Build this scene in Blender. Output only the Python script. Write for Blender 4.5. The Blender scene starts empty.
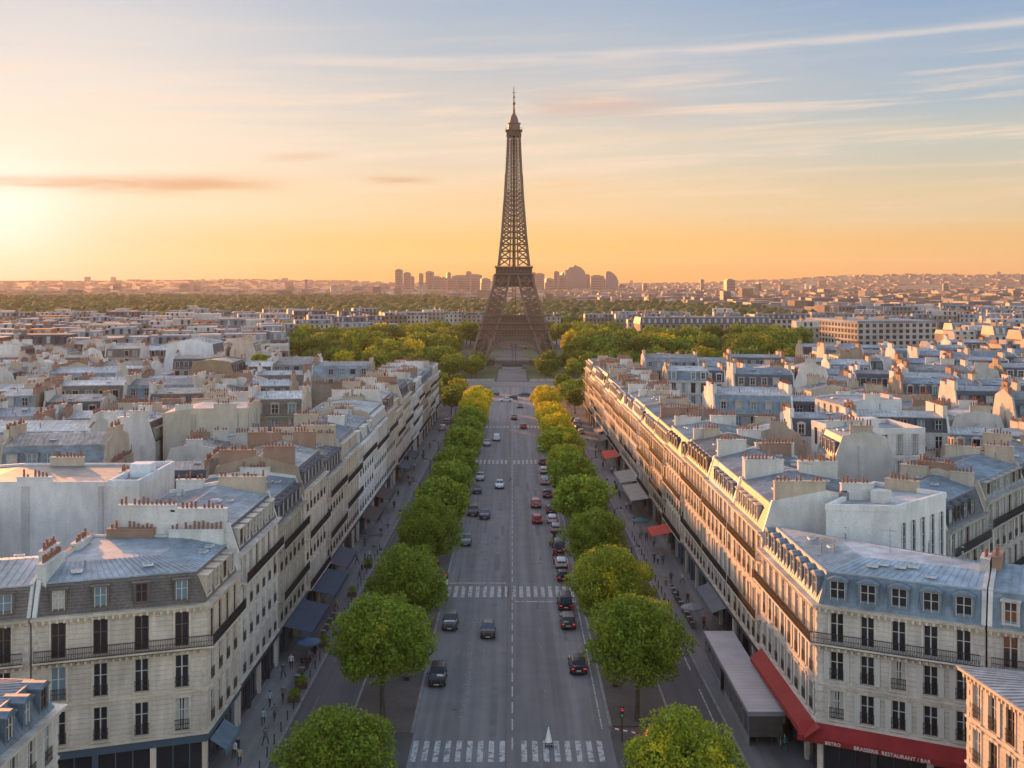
import bpy, math, random
import numpy as np
from math import radians, sin, cos, pi, hypot, atan2, degrees, atan
from mathutils import Vector
random.seed(7)
SC = bpy.context.scene
COL = SC.collection
PI = pi
# ------------------------------------------------------------------ camera, sky, sun, exposure
F = 1180.0            # focal length in pixels of the 1024 px wide frame
H = 43.0              # height of the viewpoint above the avenue
HY = 280.0            # picture row of the horizon
cam_d = bpy.data.cameras.new("camera"); cam = bpy.data.objects.new("camera", cam_d); COL.objects.link(cam)
cam.location = (0, 0, H); cam.rotation_euler = (radians(90), 0, 0)
cam_d.sensor_width = 36; cam_d.lens = F / 1024 * 36; cam_d.shift_y = -(384 - HY) / 1024
cam_d.clip_start = .5; cam_d.clip_end = 30000
SC.camera = cam
SC.view_settings.view_transform = 'Standard'; SC.view_settings.look = 'None'
SC.view_settings.gamma = 1; SC.view_settings.use_curve_mapping = False
EXPO = 1.3
SC.view_settings.exposure = EXPO
SUN_AZ, SUN_EL = -31.0, 6.4      # degrees from the avenue axis (towards the left), degrees above the horizon
cy = SC.cycles
cy.max_bounces = 5; cy.diffuse_bounces = 3; cy.glossy_bounces = 2; cy.transmission_bounces = 2
cy.volume_bounces = 0; cy.transparent_max_bounces = 6; cy.caustics_reflective = False; cy.caustics_refractive = False
cy.use_denoising = True
cy.sample_clamp_indirect = 6

class N:
    """tiny expression builder over math nodes"""
    def __init__(s, nt, sock): s.nt, s.s = nt, sock
    def op(s, o, *a, clamp=False):
        n = s.nt.nodes.new('ShaderNodeMath'); n.operation = o; n.use_clamp = clamp
        for i, x in enumerate((s,) + a):
            if isinstance(x, N): s.nt.links.new(x.s, n.inputs[i])
            else: n.inputs[i].default_value = x
        return N(s.nt, n.outputs[0])
    def __add__(s, o): return s.op('ADD', o)
    def __sub__(s, o): return s.op('SUBTRACT', o)
    def __mul__(s, o): return s.op('MULTIPLY', o)
    def __truediv__(s, o): return s.op('DIVIDE', o)
    def gauss(s, c, w): return ((s - c) / w).op('POWER', 2.0).op('MULTIPLY', -1.0).op('EXPONENT')
    def sstep(s, a, b):
        n = s.nt.nodes.new('ShaderNodeMapRange'); n.interpolation_type = 'SMOOTHSTEP'
        s.nt.links.new(s.s, n.inputs['Value']); n.inputs['From Min'].default_value = a; n.inputs['From Max'].default_value = b
        n.inputs['To Min'].default_value = 0; n.inputs['To Max'].default_value = 1
        return N(s.nt, n.outputs[0])
def lin(c):
    return tuple((x / 12.92 if x <= .04045 else ((x + .055) / 1.055) ** 2.4) for x in (v / 255 for v in c))
def mixc(nt, f, a, b, mode='MIX'):
    n = nt.nodes.new('ShaderNodeMix'); n.data_type = 'RGBA'; n.blend_type = mode
    for key, x in ((0, f), (6, a), (7, b)):
        if isinstance(x, N): nt.links.new(x.s, n.inputs[key])
        elif isinstance(x, (int, float)): n.inputs[key].default_value = x
        else: n.inputs[key].default_value = tuple(x)[:3] + (1,)
    return N(nt, n.outputs[2])

SKY_STRENGTH = .15
world = bpy.data.worlds.new("World"); SC.world = world; world.use_nodes = True
nt = world.node_tree; nt.nodes.clear()
wout = nt.nodes.new('ShaderNodeOutputWorld'); bg = nt.nodes.new('ShaderNodeBackground')
nt.links.new(bg.outputs[0], wout.inputs[0]); bg.inputs[1].default_value = SKY_STRENGTH
sky = nt.nodes.new('ShaderNodeTexSky'); sky.sky_type = 'NISHITA'; sky.sun_disc = False
sky.sun_elevation = radians(SUN_EL); sky.sun_rotation = radians(SUN_AZ)
sky.altitude = 60; sky.air_density = 1.0; sky.dust_density = 1.6; sky.ozone_density = 1.5
tc = nt.nodes.new('ShaderNodeTexCoord'); sx = nt.nodes.new('ShaderNodeSeparateXYZ'); nt.links.new(tc.outputs['Generated'], sx.inputs[0])
dx, dy, dz = (N(nt, sx.outputs[i]) for i in range(3))
az = dx.op('ARCTAN2', dy) * (180 / PI)
el = dz.op('ARCSINE') * (180 / PI)
def pix2ae(x, y):
    return degrees(atan((x - 512) / F)), degrees(atan((HY - y) / hypot(F, x - 512)))
def ramp(fac, stops):
    n = nt.nodes.new('ShaderNodeValToRGB'); nt.links.new(fac.s, n.inputs[0]); cr = n.color_ramp; cr.interpolation = 'EASE'
    while len(cr.elements) < len(stops): cr.elements.new(.5)
    for e, (p, c) in zip(cr.elements, stops): e.position = p; e.color = lin(c) + (1,)
    return N(nt, n.outputs[0])
ef = el / 14.0
def row(ys): return [(max(0, pix2ae(512, y)[1]) / 14.0, c) for y, c in ys]
r_l = ramp(ef, row([(280, (255, 180, 78)), (250, (255, 203, 104)), (205, (255, 228, 182)), (150, (253, 234, 210)), (100, (245, 232, 220)), (50, (230, 224, 220)), (0, (214, 214, 218))]))
r_c = ramp(ef, row([(280, (252, 182, 92)), (250, (254, 203, 118)), (205, (249, 215, 166)), (150, (234, 219, 196)), (100, (212, 208, 202)), (50, (186, 197, 206)), (0, (172, 189, 207))]))
r_r = ramp(ef, row([(280, (240, 176, 104)), (250, (240, 193, 122)), (205, (226, 205, 166)), (150, (200, 203, 190)), (100, (170, 190, 203)), (50, (156, 181, 204)), (0, (142, 171, 204))]))
view = mixc(nt, az.sstep(-24, 0), r_l, r_c)
view = mixc(nt, az.sstep(-2, 24), view, r_r)
# cloud streaks: stretched noise over the direction of the sky
cmb = nt.nodes.new('ShaderNodeCombineXYZ'); nt.links.new((az * .055).s, cmb.inputs[0]); nt.links.new(((el - az * .035) * 1.0).s, cmb.inputs[1])
nz = nt.nodes.new('ShaderNodeTexNoise'); nz.inputs['Scale'].default_value = 1.5; nz.inputs['Detail'].default_value = 8; nz.inputs['Roughness'].default_value = .62
nz.inputs['Distortion'].default_value = .35
nt.links.new(cmb.outputs[0], nz.inputs[0]); nf = N(nt, nz.outputs[0])
cmb2 = nt.nodes.new('ShaderNodeCombineXYZ'); nt.links.new((az * .25).s, cmb2.inputs[0]); nt.links.new((el * 2.2).s, cmb2.inputs[1]); cmb2.inputs[2].default_value = 4
nz2 = nt.nodes.new('ShaderNodeTexNoise'); nz2.inputs['Scale'].default_value = 1.3; nz2.inputs['Detail'].default_value = 6
nt.links.new(cmb2.outputs[0], nz2.inputs[0]); nf2 = N(nt, nz2.outputs[0])
band = el.gauss(7.0, 3.6)
light_cl = nf.sstep(.46, .68) * band * .7
view = mixc(nt, light_cl, view, lin((255, 226, 200)) + (1,))
view = mixc(nt, (nf * -1 + 1).sstep(.50, .68) * band * .10, view, lin((196, 176, 165)) + (1,))
wob = (nf2 - .5)
def streak(x0, y0, x1, y1, w, amp, col, soft=(0, 3)):
    global view
    a0, e0 = pix2ae(x0, y0); a1, e1 = pix2ae(x1, y1); k = (e1 - e0) / (a1 - a0)
    line = el - (az - a0) * k - e0 + wob * (w * 1.2)
    m = line.gauss(0, w) * az.sstep(a0, a0 + soft[1]) * (nf2.sstep(.25, .6) * .6 + .4)
    if soft[0]: m = m * (N(nt, az.s) * -1).sstep(-a1, -a1 + soft[0])
    view = mixc(nt, m * amp, view, lin(col) + (1,))
streak(40, 57, 1024, 21, .20, .58, (235, 222, 212), (0, 14))
streak(420, 66, 1024, 40, .42, .14, (225, 215, 212), (0, 8))
streak(-60, 180, 320, 184, .36, .8, (222, 160, 110), (7, 2))
streak(-60, 172, 230, 168, .30, .55, (255, 246, 225), (6, 2))
streak(250, 158, 360, 154, .18, .5, (226, 178, 138), (3, 2))
streak(355, 180, 450, 181, .16, .75, (214, 165, 130), (2.5, 1.5))
streak(520, 103, 720, 108, .50, .55, (224, 186, 166), (5, 2))
streak(520, 137, 1000, 124, .20, .45, (238, 214, 188), (6, 3))
streak(530, 183, 640, 182, .22, .4, (252, 205, 150), (4, 2))
streak(660, 174, 1024, 162, .10, .35, (240, 214, 180), (0, 6))
streak(560, 222, 1024, 190, .14, .3, (246, 208, 160), (0, 6))
ga, ge = pix2ae(-12, 215)
gl = (((az - ga) / 12.0).op('POWER', 2.0) + ((el - ge) / 6.0).op('POWER', 2.0)).op('MULTIPLY', -1.0).op('EXPONENT')
gl2 = (((az - ga) / 3.6).op('POWER', 2.0) + ((el - ge - .3) / 2.6).op('POWER', 2.0)).op('MULTIPLY', -1.0).op('EXPONENT')
view = mixc(nt, gl * .6, view, (1.0, .90, .72, 1))
view = mixc(nt, gl2 * .85, view, (1.2, 1.12, .95, 1))
streak(-80, 181, 320, 184, .30, .62, (226, 168, 118), (7, 1))
k = 1.0 / (SKY_STRENGTH * 2 ** EXPO)
view = mixc(nt, 1.0, view, (k, k, k, 1), 'MULTIPLY')
high = mixc(nt, 1.0, N(nt, sky.outputs[0]), (2.16, 1.72, 1.58, 1), 'MULTIPLY')
inview = (N(nt, el.s) * -1).sstep(-26, -13) * (az.op('ABSOLUTE') * -1).sstep(-75, -35)
final = mixc(nt, inview, high, view)
nt.links.new(final.s, bg.inputs[0])

sun_d = bpy.data.lights.new("sun", 'SUN'); sun = bpy.data.objects.new("sun", sun_d); COL.objects.link(sun)
sun_d.energy = 4.0; sun_d.angle = radians(.6); sun_d.color = (1.0, .38, .10)
a, e = radians(SUN_AZ), radians(SUN_EL)
sdir = Vector((sin(a) * cos(e), cos(a) * cos(e), sin(e)))
sun.rotation_euler = sdir.to_track_quat('Z', 'Y').to_euler()

# ------------------------------------------------------------------ materials
MATS = {}
def mat(name): return MATS[name]
def base_mat(name, col=(.5, .5, .5), rough=.8, metal=0.0, use_color=False, noise=None, bump=None, spec=.5, emit=None):
    m = bpy.data.materials.new(name); m.use_nodes = True; t = m.node_tree
    b = t.nodes['Principled BSDF']; b.inputs['Roughness'].default_value = rough; b.inputs['Metallic'].default_value = metal
    b.inputs['Specular IOR Level'].default_value = spec
    if use_color:
        oi = t.nodes.new('ShaderNodeObjectInfo'); c = N(t, oi.outputs['Color'])
        c = mixc(t, 1.0, c, tuple(col) + (1,), 'MULTIPLY')
    else: c = tuple(col) + (1,)
    tcn = t.nodes.new('ShaderNodeTexCoord')
    if noise:
        for sc, amt, det, stretch in noise:
            mp = t.nodes.new('ShaderNodeMapping'); t.links.new(tcn.outputs['Object'], mp.inputs[0]); mp.inputs['Scale'].default_value = stretch
            n = t.nodes.new('ShaderNodeTexNoise'); n.inputs['Scale'].default_value = sc; n.inputs['Detail'].default_value = det
            t.links.new(mp.outputs[0], n.inputs[0])
            f = N(t, n.outputs[0]).sstep(.28, .72)
            c = mixc(t, f, mixc(t, 1.0, c, (1 - amt,) * 3 + (1,), 'MULTIPLY'), mixc(t, 1.0, c, (1 + amt * .8,) * 3 + (1,), 'MULTIPLY'))
    if isinstance(c, N): t.links.new(c.s, b.inputs['Base Color'])
    else: b.inputs['Base Color'].default_value = c
    if emit: b.inputs['Emission Color'].default_value = tuple(emit[0]) + (1,); b.inputs['Emission Strength'].default_value = emit[1]
    MATS[name] = m
    return m, t, b, c, tcn
def lines(t, tcn, axis, period, width, b, c, dark, bumpd=0.0, coord='Object'):
    """thin lines every period metres along an axis of the object: course joints, seams, planks"""
    sp = t.nodes.new('ShaderNodeSeparateXYZ'); t.links.new(tcn.outputs[coord], sp.inputs[0])
    v = N(t, sp.outputs[axis]) / period
    fr = v.op('FRACT'); m = (fr - .5).op('ABSOLUTE').sstep(.5 - width / period, .5)
    c2 = mixc(t, m * dark, c, (.02, .02, .02, 1)) if dark > 0 else mixc(t, m * (-dark), c, (.75, .78, .8, 1))
    t.links.new(c2.s, b.inputs['Base Color'])
    if bumpd:
        bp = t.nodes.new('ShaderNodeBump'); bp.inputs['Distance'].default_value = bumpd; bp.inputs['Strength'].default_value = 1
        t.links.new(m.s, bp.inputs['Height']); t.links.new(bp.outputs[0], b.inputs['Normal'])
    return c2
ONE = (1, 1, 1)
m_, t_, b_, c_, tc_ = base_mat('stone', ONE, .85, use_color=True, noise=[(.35, .16, 6, ONE), (1.5, .14, 4, (1, 1, .18)), (9, .08, 3, ONE)])
c2 = lines(t_, tc_, 2, .42, .035, b_, c_, .22, -.02)
base_mat('stone_trim', (1.05, 1.03, 1.0), .8, use_color=True, noise=[(.6, .18, 5, (1, 1, .5)), (6, .1, 3, ONE)])
base_mat('plaster', ONE, .9, use_color=True, noise=[(.22, .13, 8, ONE), (1.1, .10, 6, (1, 1, .35)), (.05, .12, 3, ONE), (5, .08, 3, ONE)])
m_, t_, b_, c_, tc_ = base_mat('zinc', ONE, .58, .15, use_color=True, noise=[(.12, .34, 7, ONE), (.8, .22, 5, ONE), (2.0, .18, 4, (1, .3, 1))])
lines(t_, tc_, 0, .62, .06, b_, c_, .35, .05)
base_mat('zinc_plain', ONE, .58, .15, use_color=True, noise=[(.12, .30, 7, ONE), (.9, .22, 5, ONE), (4, .12, 3, ONE)])
m_, t_, b_, c_, tc_ = base_mat('slate', ONE, .55, .1, use_color=True, noise=[(.4, .22, 5, ONE), (3.5, .25, 3, (1, 1, 1.6))])
lines(t_, tc_, 2, .25, .03, b_, c_, .4, -.02)
base_mat('terracotta', (.27, .12, .08), .8, noise=[(1.2, .35, 3, ONE)])
base_mat('glass_dark', (.02, .024, .03), .08, spec=.8)
base_mat('glass_blue', (.14, .22, .27), .12, spec=.8)
base_mat('curtain', (.42, .40, .37), .5, noise=[(3, .25, 2, (6, 1, 1))])
base_mat('lit_room', (.35, .26, .15), .6)
base_mat('frame_white', (.52, .50, .46), .6)
base_mat('frame_brown', (.13, .075, .05), .6)
base_mat('iron', (.025, .026, .03), .5, .3)
base_mat('shop_dark', (.03, .035, .045), .45)
base_mat('shop_blue', (.05, .09, .13), .5)
base_mat('shop_wood', (.14, .08, .05), .6, noise=[(2, .3, 3, (1, 1, 4))])
base_mat('interior', (.09, .06, .045), .7, noise=[(1.5, .6, 3, ONE)])
base_mat('cloth', ONE, .85, use_color=True, noise=[(.8, .14, 4, ONE)])
base_mat('paint_white', (.72, .72, .70), .7, noise=[(1.3, .22, 5, ONE)])
# road surfaces
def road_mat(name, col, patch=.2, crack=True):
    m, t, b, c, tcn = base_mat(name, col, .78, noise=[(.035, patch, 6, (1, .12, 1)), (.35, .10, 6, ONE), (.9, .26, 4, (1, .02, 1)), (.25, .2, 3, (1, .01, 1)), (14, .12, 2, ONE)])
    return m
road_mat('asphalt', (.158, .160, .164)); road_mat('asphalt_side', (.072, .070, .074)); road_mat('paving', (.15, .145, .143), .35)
m_, t_, b_, c_, tc_ = base_mat('path_ground', (.085, .072, .062), .9, noise=[(.12, .3, 6, ONE), (3, .15, 3, ONE)])
base_mat('kerb_stone', (.20, .195, .19), .8, noise=[(1, .2, 3, ONE)])
base_mat('pale_paving', (.16, .15, .135), .85, noise=[(.05, .25, 5, ONE)])
base_mat('city_ground', (.085, .080, .076), .9, noise=[(.01, .3, 5, ONE), (.2, .2, 4, ONE)])
base_mat('lawn', (.055, .08, .02), .9, noise=[(.03, .4, 5, ONE)])
# worn road paint: the paint has gaps where tyres took it off
m, t, b, c, tcn = base_mat('road_paint', (.44, .44, .43), .75)
n = t.nodes.new('ShaderNodeTexNoise'); n.inputs['Scale'].default_value = 1.6; n.inputs['Detail'].default_value = 8; n.inputs['Roughness'].default_value = .7
t.links.new(tcn.outputs['Object'], n.inputs[0])
cc = mixc(t, N(t, n.outputs[0]).sstep(.36, .56), (.12, .12, .12, 1), (.46, .46, .45, 1)); t.links.new(cc.s, b.inputs['Base Color'])
m, t, b, c, tcn = base_mat('road_paint_worn', (.3, .3, .3), .75)
n = t.nodes.new('ShaderNodeTexNoise'); n.inputs['Scale'].default_value = 2.5; n.inputs['Detail'].default_value = 8; n.inputs['Roughness'].default_value = .75
t.links.new(tcn.outputs['Object'], n.inputs[0])
cc = mixc(t, N(t, n.outputs[0]).sstep(.46, .60), (.085, .085, .088, 1), (.27, .27, .265, 1)); t.links.new(cc.s, b.inputs['Base Color'])
# foliage
def leaf_mat(name, g1, g2, y1, ymix):
    m = bpy.data.materials.new(name); m.use_nodes = True; t = m.node_tree; b = t.nodes['Principled BSDF']
    b.inputs['Roughness'].default_value = .6; b.inputs['Specular IOR Level'].default_value = .25
    tcn = t.nodes.new('ShaderNodeTexCoord'); geo = t.nodes.new('ShaderNodeNewGeometry'); oi = t.nodes.new('ShaderNodeObjectInfo')
    n = t.nodes.new('ShaderNodeTexNoise'); n.inputs['Scale'].default_value = .35; n.inputs['Detail'].default_value = 3; t.links.new(tcn.outputs['Object'], n.inputs[0])
    c = mixc(t, N(t, geo.outputs['Random Per Island']), g1 + (1,), g2 + (1,))
    c = mixc(t, N(t, n.outputs[0]).sstep(.62 - ymix, .86 - ymix), c, y1 + (1,))
    c = mixc(t, 1.0, c, N(t, oi.outputs['Color']), 'MULTIPLY')
    t.links.new(c.s, b.inputs['Base Color'])
    tr = t.nodes.new('ShaderNodeBsdfTranslucent'); t.links.new(c.s, tr.inputs[0])
    mx = t.nodes.new('ShaderNodeMixShader'); mx.inputs[0].default_value = .35
    t.links.new(b.outputs[0], mx.inputs[1]); t.links.new(tr.outputs[0], mx.inputs[2]); t.links.new(mx.outputs[0], t.nodes['Material Output'].inputs[0])
    MATS[name] = m
leaf_mat('leaf_green', (.10, .165, .016), (.27, .35, .035), (.36, .38, .035), .08)
leaf_mat('leaf_mixed', (.15, .21, .02), (.36, .41, .035), (.66, .56, .03), .13)
leaf_mat('leaf_gold', (.32, .32, .02), (.60, .52, .03), (.80, .56, .03), .18)  # yellow leaf tone, brightened so the colour itself carries low evening sunlight
base_mat('bark', (.075, .06, .05), .9, noise=[(3, .3, 4, (1, 1, .3))])
base_mat('forest', (.060, .082, .014), .95, noise=[(.015, .4, 6, ONE), (.08, .4, 4, ONE)])
base_mat('hill_ground', (.07, .075, .055), .95, noise=[(.01, .4, 6, ONE), (.05, .45, 5, ONE)])
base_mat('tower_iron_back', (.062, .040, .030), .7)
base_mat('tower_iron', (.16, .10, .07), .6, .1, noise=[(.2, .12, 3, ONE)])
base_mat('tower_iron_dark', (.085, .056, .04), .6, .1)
base_mat('car_paint', ONE, .35, .0, use_color=True, spec=.35)
base_mat('car_glass', (.04, .08, .12), .08, spec=1.0)
base_mat('tyre', (.02, .02, .02), .85)
base_mat('rim', (.35, .35, .36), .35, .8)
base_mat('headlamp', (.7, .7, .68), .15)
base_mat('tail_lamp', (.35, .015, .012), .3)
base_mat('tail_lamp_lit', (.5, .02, .02), .3, emit=((1, .04, .03), .25))
base_mat('skin', (.42, .26, .19), .6)
base_mat('hair', (.05, .035, .025), .7)
base_mat('coat', ONE, .85, use_color=True)
base_mat('trousers', (.03, .035, .05), .85)
base_mat('grey_metal', (.26, .27, .29), .5, .3, noise=[(.5, .12, 3, ONE)])
m_, t_, b_, c_, tc_ = base_mat('roof_sheet', (.42, .43, .45), .5, .25, noise=[(.4, .12, 4, ONE)])
lines(t_, tc_, 1, .9, .06, b_, c_, .3, .03)
base_mat('dark_panel', (.055, .05, .05), .6, noise=[(1, .2, 3, ONE)])
base_mat('red_light', (.6, .02, .03), .4, emit=((1, .05, .12), 1.6))
base_mat('green_light', (.02, .4, .2), .4, emit=((.05, .8, .4), .5))
base_mat('far_wall', (.27, .23, .19), .9, noise=[(.05, .3, 3, ONE)])
base_mat('far_wall_pale', (.44, .40, .36), .9, noise=[(.05, .25, 3, ONE)])
base_mat('far_wall_tan', (.20, .15, .115), .9, noise=[(.05, .25, 3, ONE)])
base_mat('far_roof', (.20, .215, .235), .55, .2, noise=[(.08, .35, 3, ONE)])
base_mat('far_slate', (.075, .085, .105), .6, .1, noise=[(.08, .3, 3, ONE)])
base_mat('far_glass', (.03, .035, .04), .2)
base_mat('tower_block', (.09, .10, .12), .5, noise=[(.02, .2, 3, ONE)])
base_mat('poly_white', (.78, .76, .72), .7)
base_mat('orange_clay', (.40, .17, .09), .85)
base_mat('planter', (.10, .05, .035), .8)

# ------------------------------------------------------------------ mesh helpers
class MB:
    def __init__(s): s.v, s.f, s.mi, s.mats = [], [], [], []
    def mid(s, m):
        if m not in s.mats: s.mats.append(m)
        return s.mats.index(m)
    def face(s, pts, m):
        b = len(s.v); s.v += [tuple(p) for p in pts]; s.f.append(tuple(range(b, b + len(pts)))); s.mi.append(s.mid(m))
    def box(s, x0, x1, y0, y1, z0, z1, m):
        b = len(s.v); s.v += [(x, y, z) for z in (z0, z1) for x, y in ((x0, y0), (x1, y0), (x1, y1), (x0, y1))]
        s.hexa(b, m)
    def hexa(s, b, m):
        k = s.mid(m)
        for q in ((3, 2, 1, 0), (4, 5, 6, 7), (0, 1, 5, 4), (1, 2, 6, 5), (2, 3, 7, 6), (3, 0, 4, 7)):
            s.f.append(tuple(b + i for i in q)); s.mi.append(k)
    def hex8(s, pts, m): b = len(s.v); s.v += [tuple(p) for p in pts]; s.hexa(b, m)
    def prism(s, ring, z0, z1, m, top=None):
        n = len(ring); b = len(s.v); s.v += [(p[0], p[1], z0) for p in ring] + [(p[0], p[1], z1) for p in ring]; k = s.mid(m)
        s.f.append(tuple(b + i for i in reversed(range(n)))); s.mi.append(k)
        s.f.append(tuple(b + n + i for i in range(n))); s.mi.append(s.mid(top or m))
        for i in range(n):
            j = (i + 1) % n; s.f.append((b + i, b + j, b + n + j, b + n + i)); s.mi.append(k)
    def beam(s, p, q, w, m, w2=None):
        p, q = Vector(p), Vector(q); d = (q - p)
        if d.length < 1e-6: return
        d.normalize(); up = Vector((0, 0, 1)) if abs(d.z) < .9 else Vector((1, 0, 0))
        a = d.cross(up).normalized(); c = d.cross(a)
        w2 = w if w2 is None else w2
        pts = [o + a * (i * ww / 2) + c * (j * ww / 2) for o, ww in ((p, w), (q, w2)) for i, j in ((-1, -1), (1, -1), (1, 1), (-1, 1))]
        s.hex8(pts, m)
    def cyl(s, x, y, z0, z1, r0, r1, n, m, cap=True):
        b = len(s.v); k = s.mid(m)
        for z, r in ((z0, r0), (z1, r1)): s.v += [(x + r * cos(2 * PI * i / n), y + r * sin(2 * PI * i / n), z) for i in range(n)]
        for i in range(n): j = (i + 1) % n; s.f.append((b + i, b + j, b + n + j, b + n + i)); s.mi.append(k)
        if cap: s.f.append(tuple(b + n + i for i in range(n))); s.mi.append(k); s.f.append(tuple(b + i for i in reversed(range(n)))); s.mi.append(k)
    def tube(s, p, q, r0, r1, n, m):
        p, q = Vector(p), Vector(q); d = (q - p).normalized(); up = Vector((0, 0, 1)) if abs(d.z) < .9 else Vector((1, 0, 0))
        a = d.cross(up).normalized(); c = a.cross(d); b = len(s.v); k = s.mid(m)
        for o, r in ((p, r0), (q, r1)): s.v += [tuple(o + a * (r * cos(2 * PI * i / n)) + c * (r * sin(2 * PI * i / n))) for i in range(n)]
        for i in range(n): j = (i + 1) % n; s.f.append((b + i, b + j, b + n + j, b + n + i)); s.mi.append(k)
        s.f.append(tuple(b + n + i for i in range(n))); s.mi.append(k)
    def mesh(s, name, smooth=False):
        me = bpy.data.meshes.new(name); me.from_pydata(s.v, [], s.f)
        for m in s.mats: me.materials.append(mat(m))
        me.polygons.foreach_set('material_index', s.mi)
        if smooth: me.polygons.foreach_set('use_smooth', [True] * len(s.f))
        me.update(); return me
def link(name, data, parent=None, loc=(0, 0, 0), rz=0.0, color=None, rot=None, scale=None):
    o = bpy.data.objects.new(name, data); COL.objects.link(o)
    if parent is not None: o.parent = parent
    o.location = loc
    if rz: o.rotation_euler = (0, 0, rz)
    if rot: o.rotation_euler = rot
    if scale: o.scale = scale
    if color is not None: o.color = tuple(color)[:3] + (1,)
    return o
def thing(name, label, cat, loc=(0, 0, 0), rz=0.0, group=None, data=None, color=None):
    o = link(name, data, None, loc, rz, color); o['label'] = label; o['category'] = cat
    if group: o['group'] = group
    return o
def structure(name, mb, label=None, kind='structure', loc=(0, 0, 0)):
    o = link(name, mb.mesh(name) if isinstance(mb, MB) else mb, loc=loc); o['kind'] = kind
    if label: o['label'] = label
    return o
def dup_tree(src, loc, rz, label, group=None, color=None, colorparts=()):
    r = src.copy(); COL.objects.link(r); r.location = loc; r.rotation_euler = (0, 0, rz); r['label'] = label
    if group: r['group'] = group
    if color: r.color = tuple(color) + (1,)
    def rec(s, d):
        for ch in CH.get(s.name, ()):
            c = ch.copy(); COL.objects.link(c); c.parent = d
            if color and ch.name.split('.')[0] in colorparts: c.color = tuple(color) + (1,)
            rec(ch, c)
    rec(src, r); return r
CH = {}
def child(o, name, data, **kw):
    c = link(name, data, o, **kw); CH.setdefault(o.name, []).append(c); return c
CACHE = {}
def cached(key, fn):
    if key not in CACHE: CACHE[key] = fn()
    return CACHE[key]
ORD = ['zeroth', 'first', 'second', 'third', 'fourth', 'fifth', 'sixth', 'seventh', 'eighth', 'ninth', 'tenth', 'eleventh', 'twelfth', 'thirteenth', 'fourteenth', 'fifteenth',
       'sixteenth', 'seventeenth', 'eighteenth', 'nineteenth', 'twentieth']
def ordn(n):
    if n < len(ORD): return ORD[n]
    t = ['', '', 'twenty', 'thirty', 'forty', 'fifty', 'sixty', 'seventy', 'eighty', 'ninety'][n // 10]
    return (t + '-' + ORD[n % 10]) if n % 10 else t[:-1] + 'ieth'
def P(x, y, z=0.0):
    """world point seen at picture position x, y when it lies at height z (used for measuring the layout)"""
    D = (H - z) * F / (y - HY); return ((x - 512) * D / F, D, z)

# ------------------------------------------------------------------ ground and avenue
mb = MB(); mb.face([(-6900, -300, 0), (6900, -300, 0), (6900, 7200, 0), (-6900, 7200, 0)], 'city_ground'); structure('ground', mb)
def fac(D, side=1): return (26.4 - 3.4 * (D - 102) / 268) * side     # facade line
def kb(D, side=1): return (9.35 - .9 * (D - 102) / 330) * side        # carriageway kerb
def strip(mb, D0, D1, x0, x1, z, m, n=1, thick=0.0):
    for i in range(n):
        a, b = D0 + (D1 - D0) * i / n, D0 + (D1 - D0) * (i + 1) / n
        p = [(x0(a), a, z), (x1(a), a, z), (x1(b), b, z), (x0(b), b, z)]
        mb.face(p, m)
        if thick:
            for u, v in ((p[0], p[1]), (p[1], p[2]), (p[2], p[3]), (p[3], p[0])):
                mb.face([(u[0], u[1], z - thick), (v[0], v[1], z - thick), v, u], m)
mb = MB(); strip(mb, 20, 474, lambda d: kb(d, -1), lambda d: kb(d), .004, 'asphalt'); structure('road', mb)
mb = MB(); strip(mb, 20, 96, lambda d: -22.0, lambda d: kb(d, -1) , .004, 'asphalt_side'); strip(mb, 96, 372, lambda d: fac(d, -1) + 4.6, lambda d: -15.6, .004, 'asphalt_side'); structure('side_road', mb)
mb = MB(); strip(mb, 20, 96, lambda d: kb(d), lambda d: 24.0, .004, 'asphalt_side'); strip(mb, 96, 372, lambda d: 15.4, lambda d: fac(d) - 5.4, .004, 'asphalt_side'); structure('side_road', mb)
mb = MB(); strip(mb, 372, 400, lambda d: -150, lambda d: kb(d, -1), .004, 'asphalt_side'); strip(mb, 372, 400, lambda d: kb(d), lambda d: 150, .004, 'asphalt_side'); structure('cross_street', mb)
# tree strips (raised), left from 112 m, right from 113 m on
for sd, d0 in ((-1, 112), (1, 113.5)):
    mb = MB()
    a, b = (lambda d: -15.6, lambda d: kb(d, -1) - .3) if sd < 0 else (lambda d: kb(d) + .3, lambda d: 15.4)
    strip(mb, d0, 366, a, b, .13, 'path_ground', 1, .13); structure('tree_strip_ground', mb)
    mb = MB()
    e1 = (lambda d: kb(d, -1) - .3, lambda d: kb(d, -1)) if sd < 0 else (lambda d: kb(d), lambda d: kb(d) + .3)
    strip(mb, d0, 366, e1[0], e1[1], .14, 'kerb_stone', 1, .14)
    e2 = (lambda d: -15.85, lambda d: -15.6) if sd < 0 else (lambda d: 15.4, lambda d: 15.65)
    strip(mb, d0, 366, e2[0], e2[1], .14, 'kerb_stone', 1, .14)
    structure('kerb', mb)
    mb = MB()
    s0, s1 = (lambda d: fac(d, -1) - .5, lambda d: fac(d, -1) + 4.6) if sd < 0 else (lambda d: fac(d) - 5.4, lambda d: fac(d) + .5)
    strip(mb, 97.5, 370, s0, s1, .12, 'paving', 1, .12); structure('pavement', mb)
    mb = MB()
    k0, k1 = (lambda d: fac(d, -1) + 4.6, lambda d: fac(d, -1) + 4.85) if sd < 0 else (lambda d: fac(d) - 5.65, lambda d: fac(d) - 5.4)
    strip(mb, 97.5, 370, k0, k1, .13, 'kerb_stone', 1, .13); structure('kerb', mb)
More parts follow.
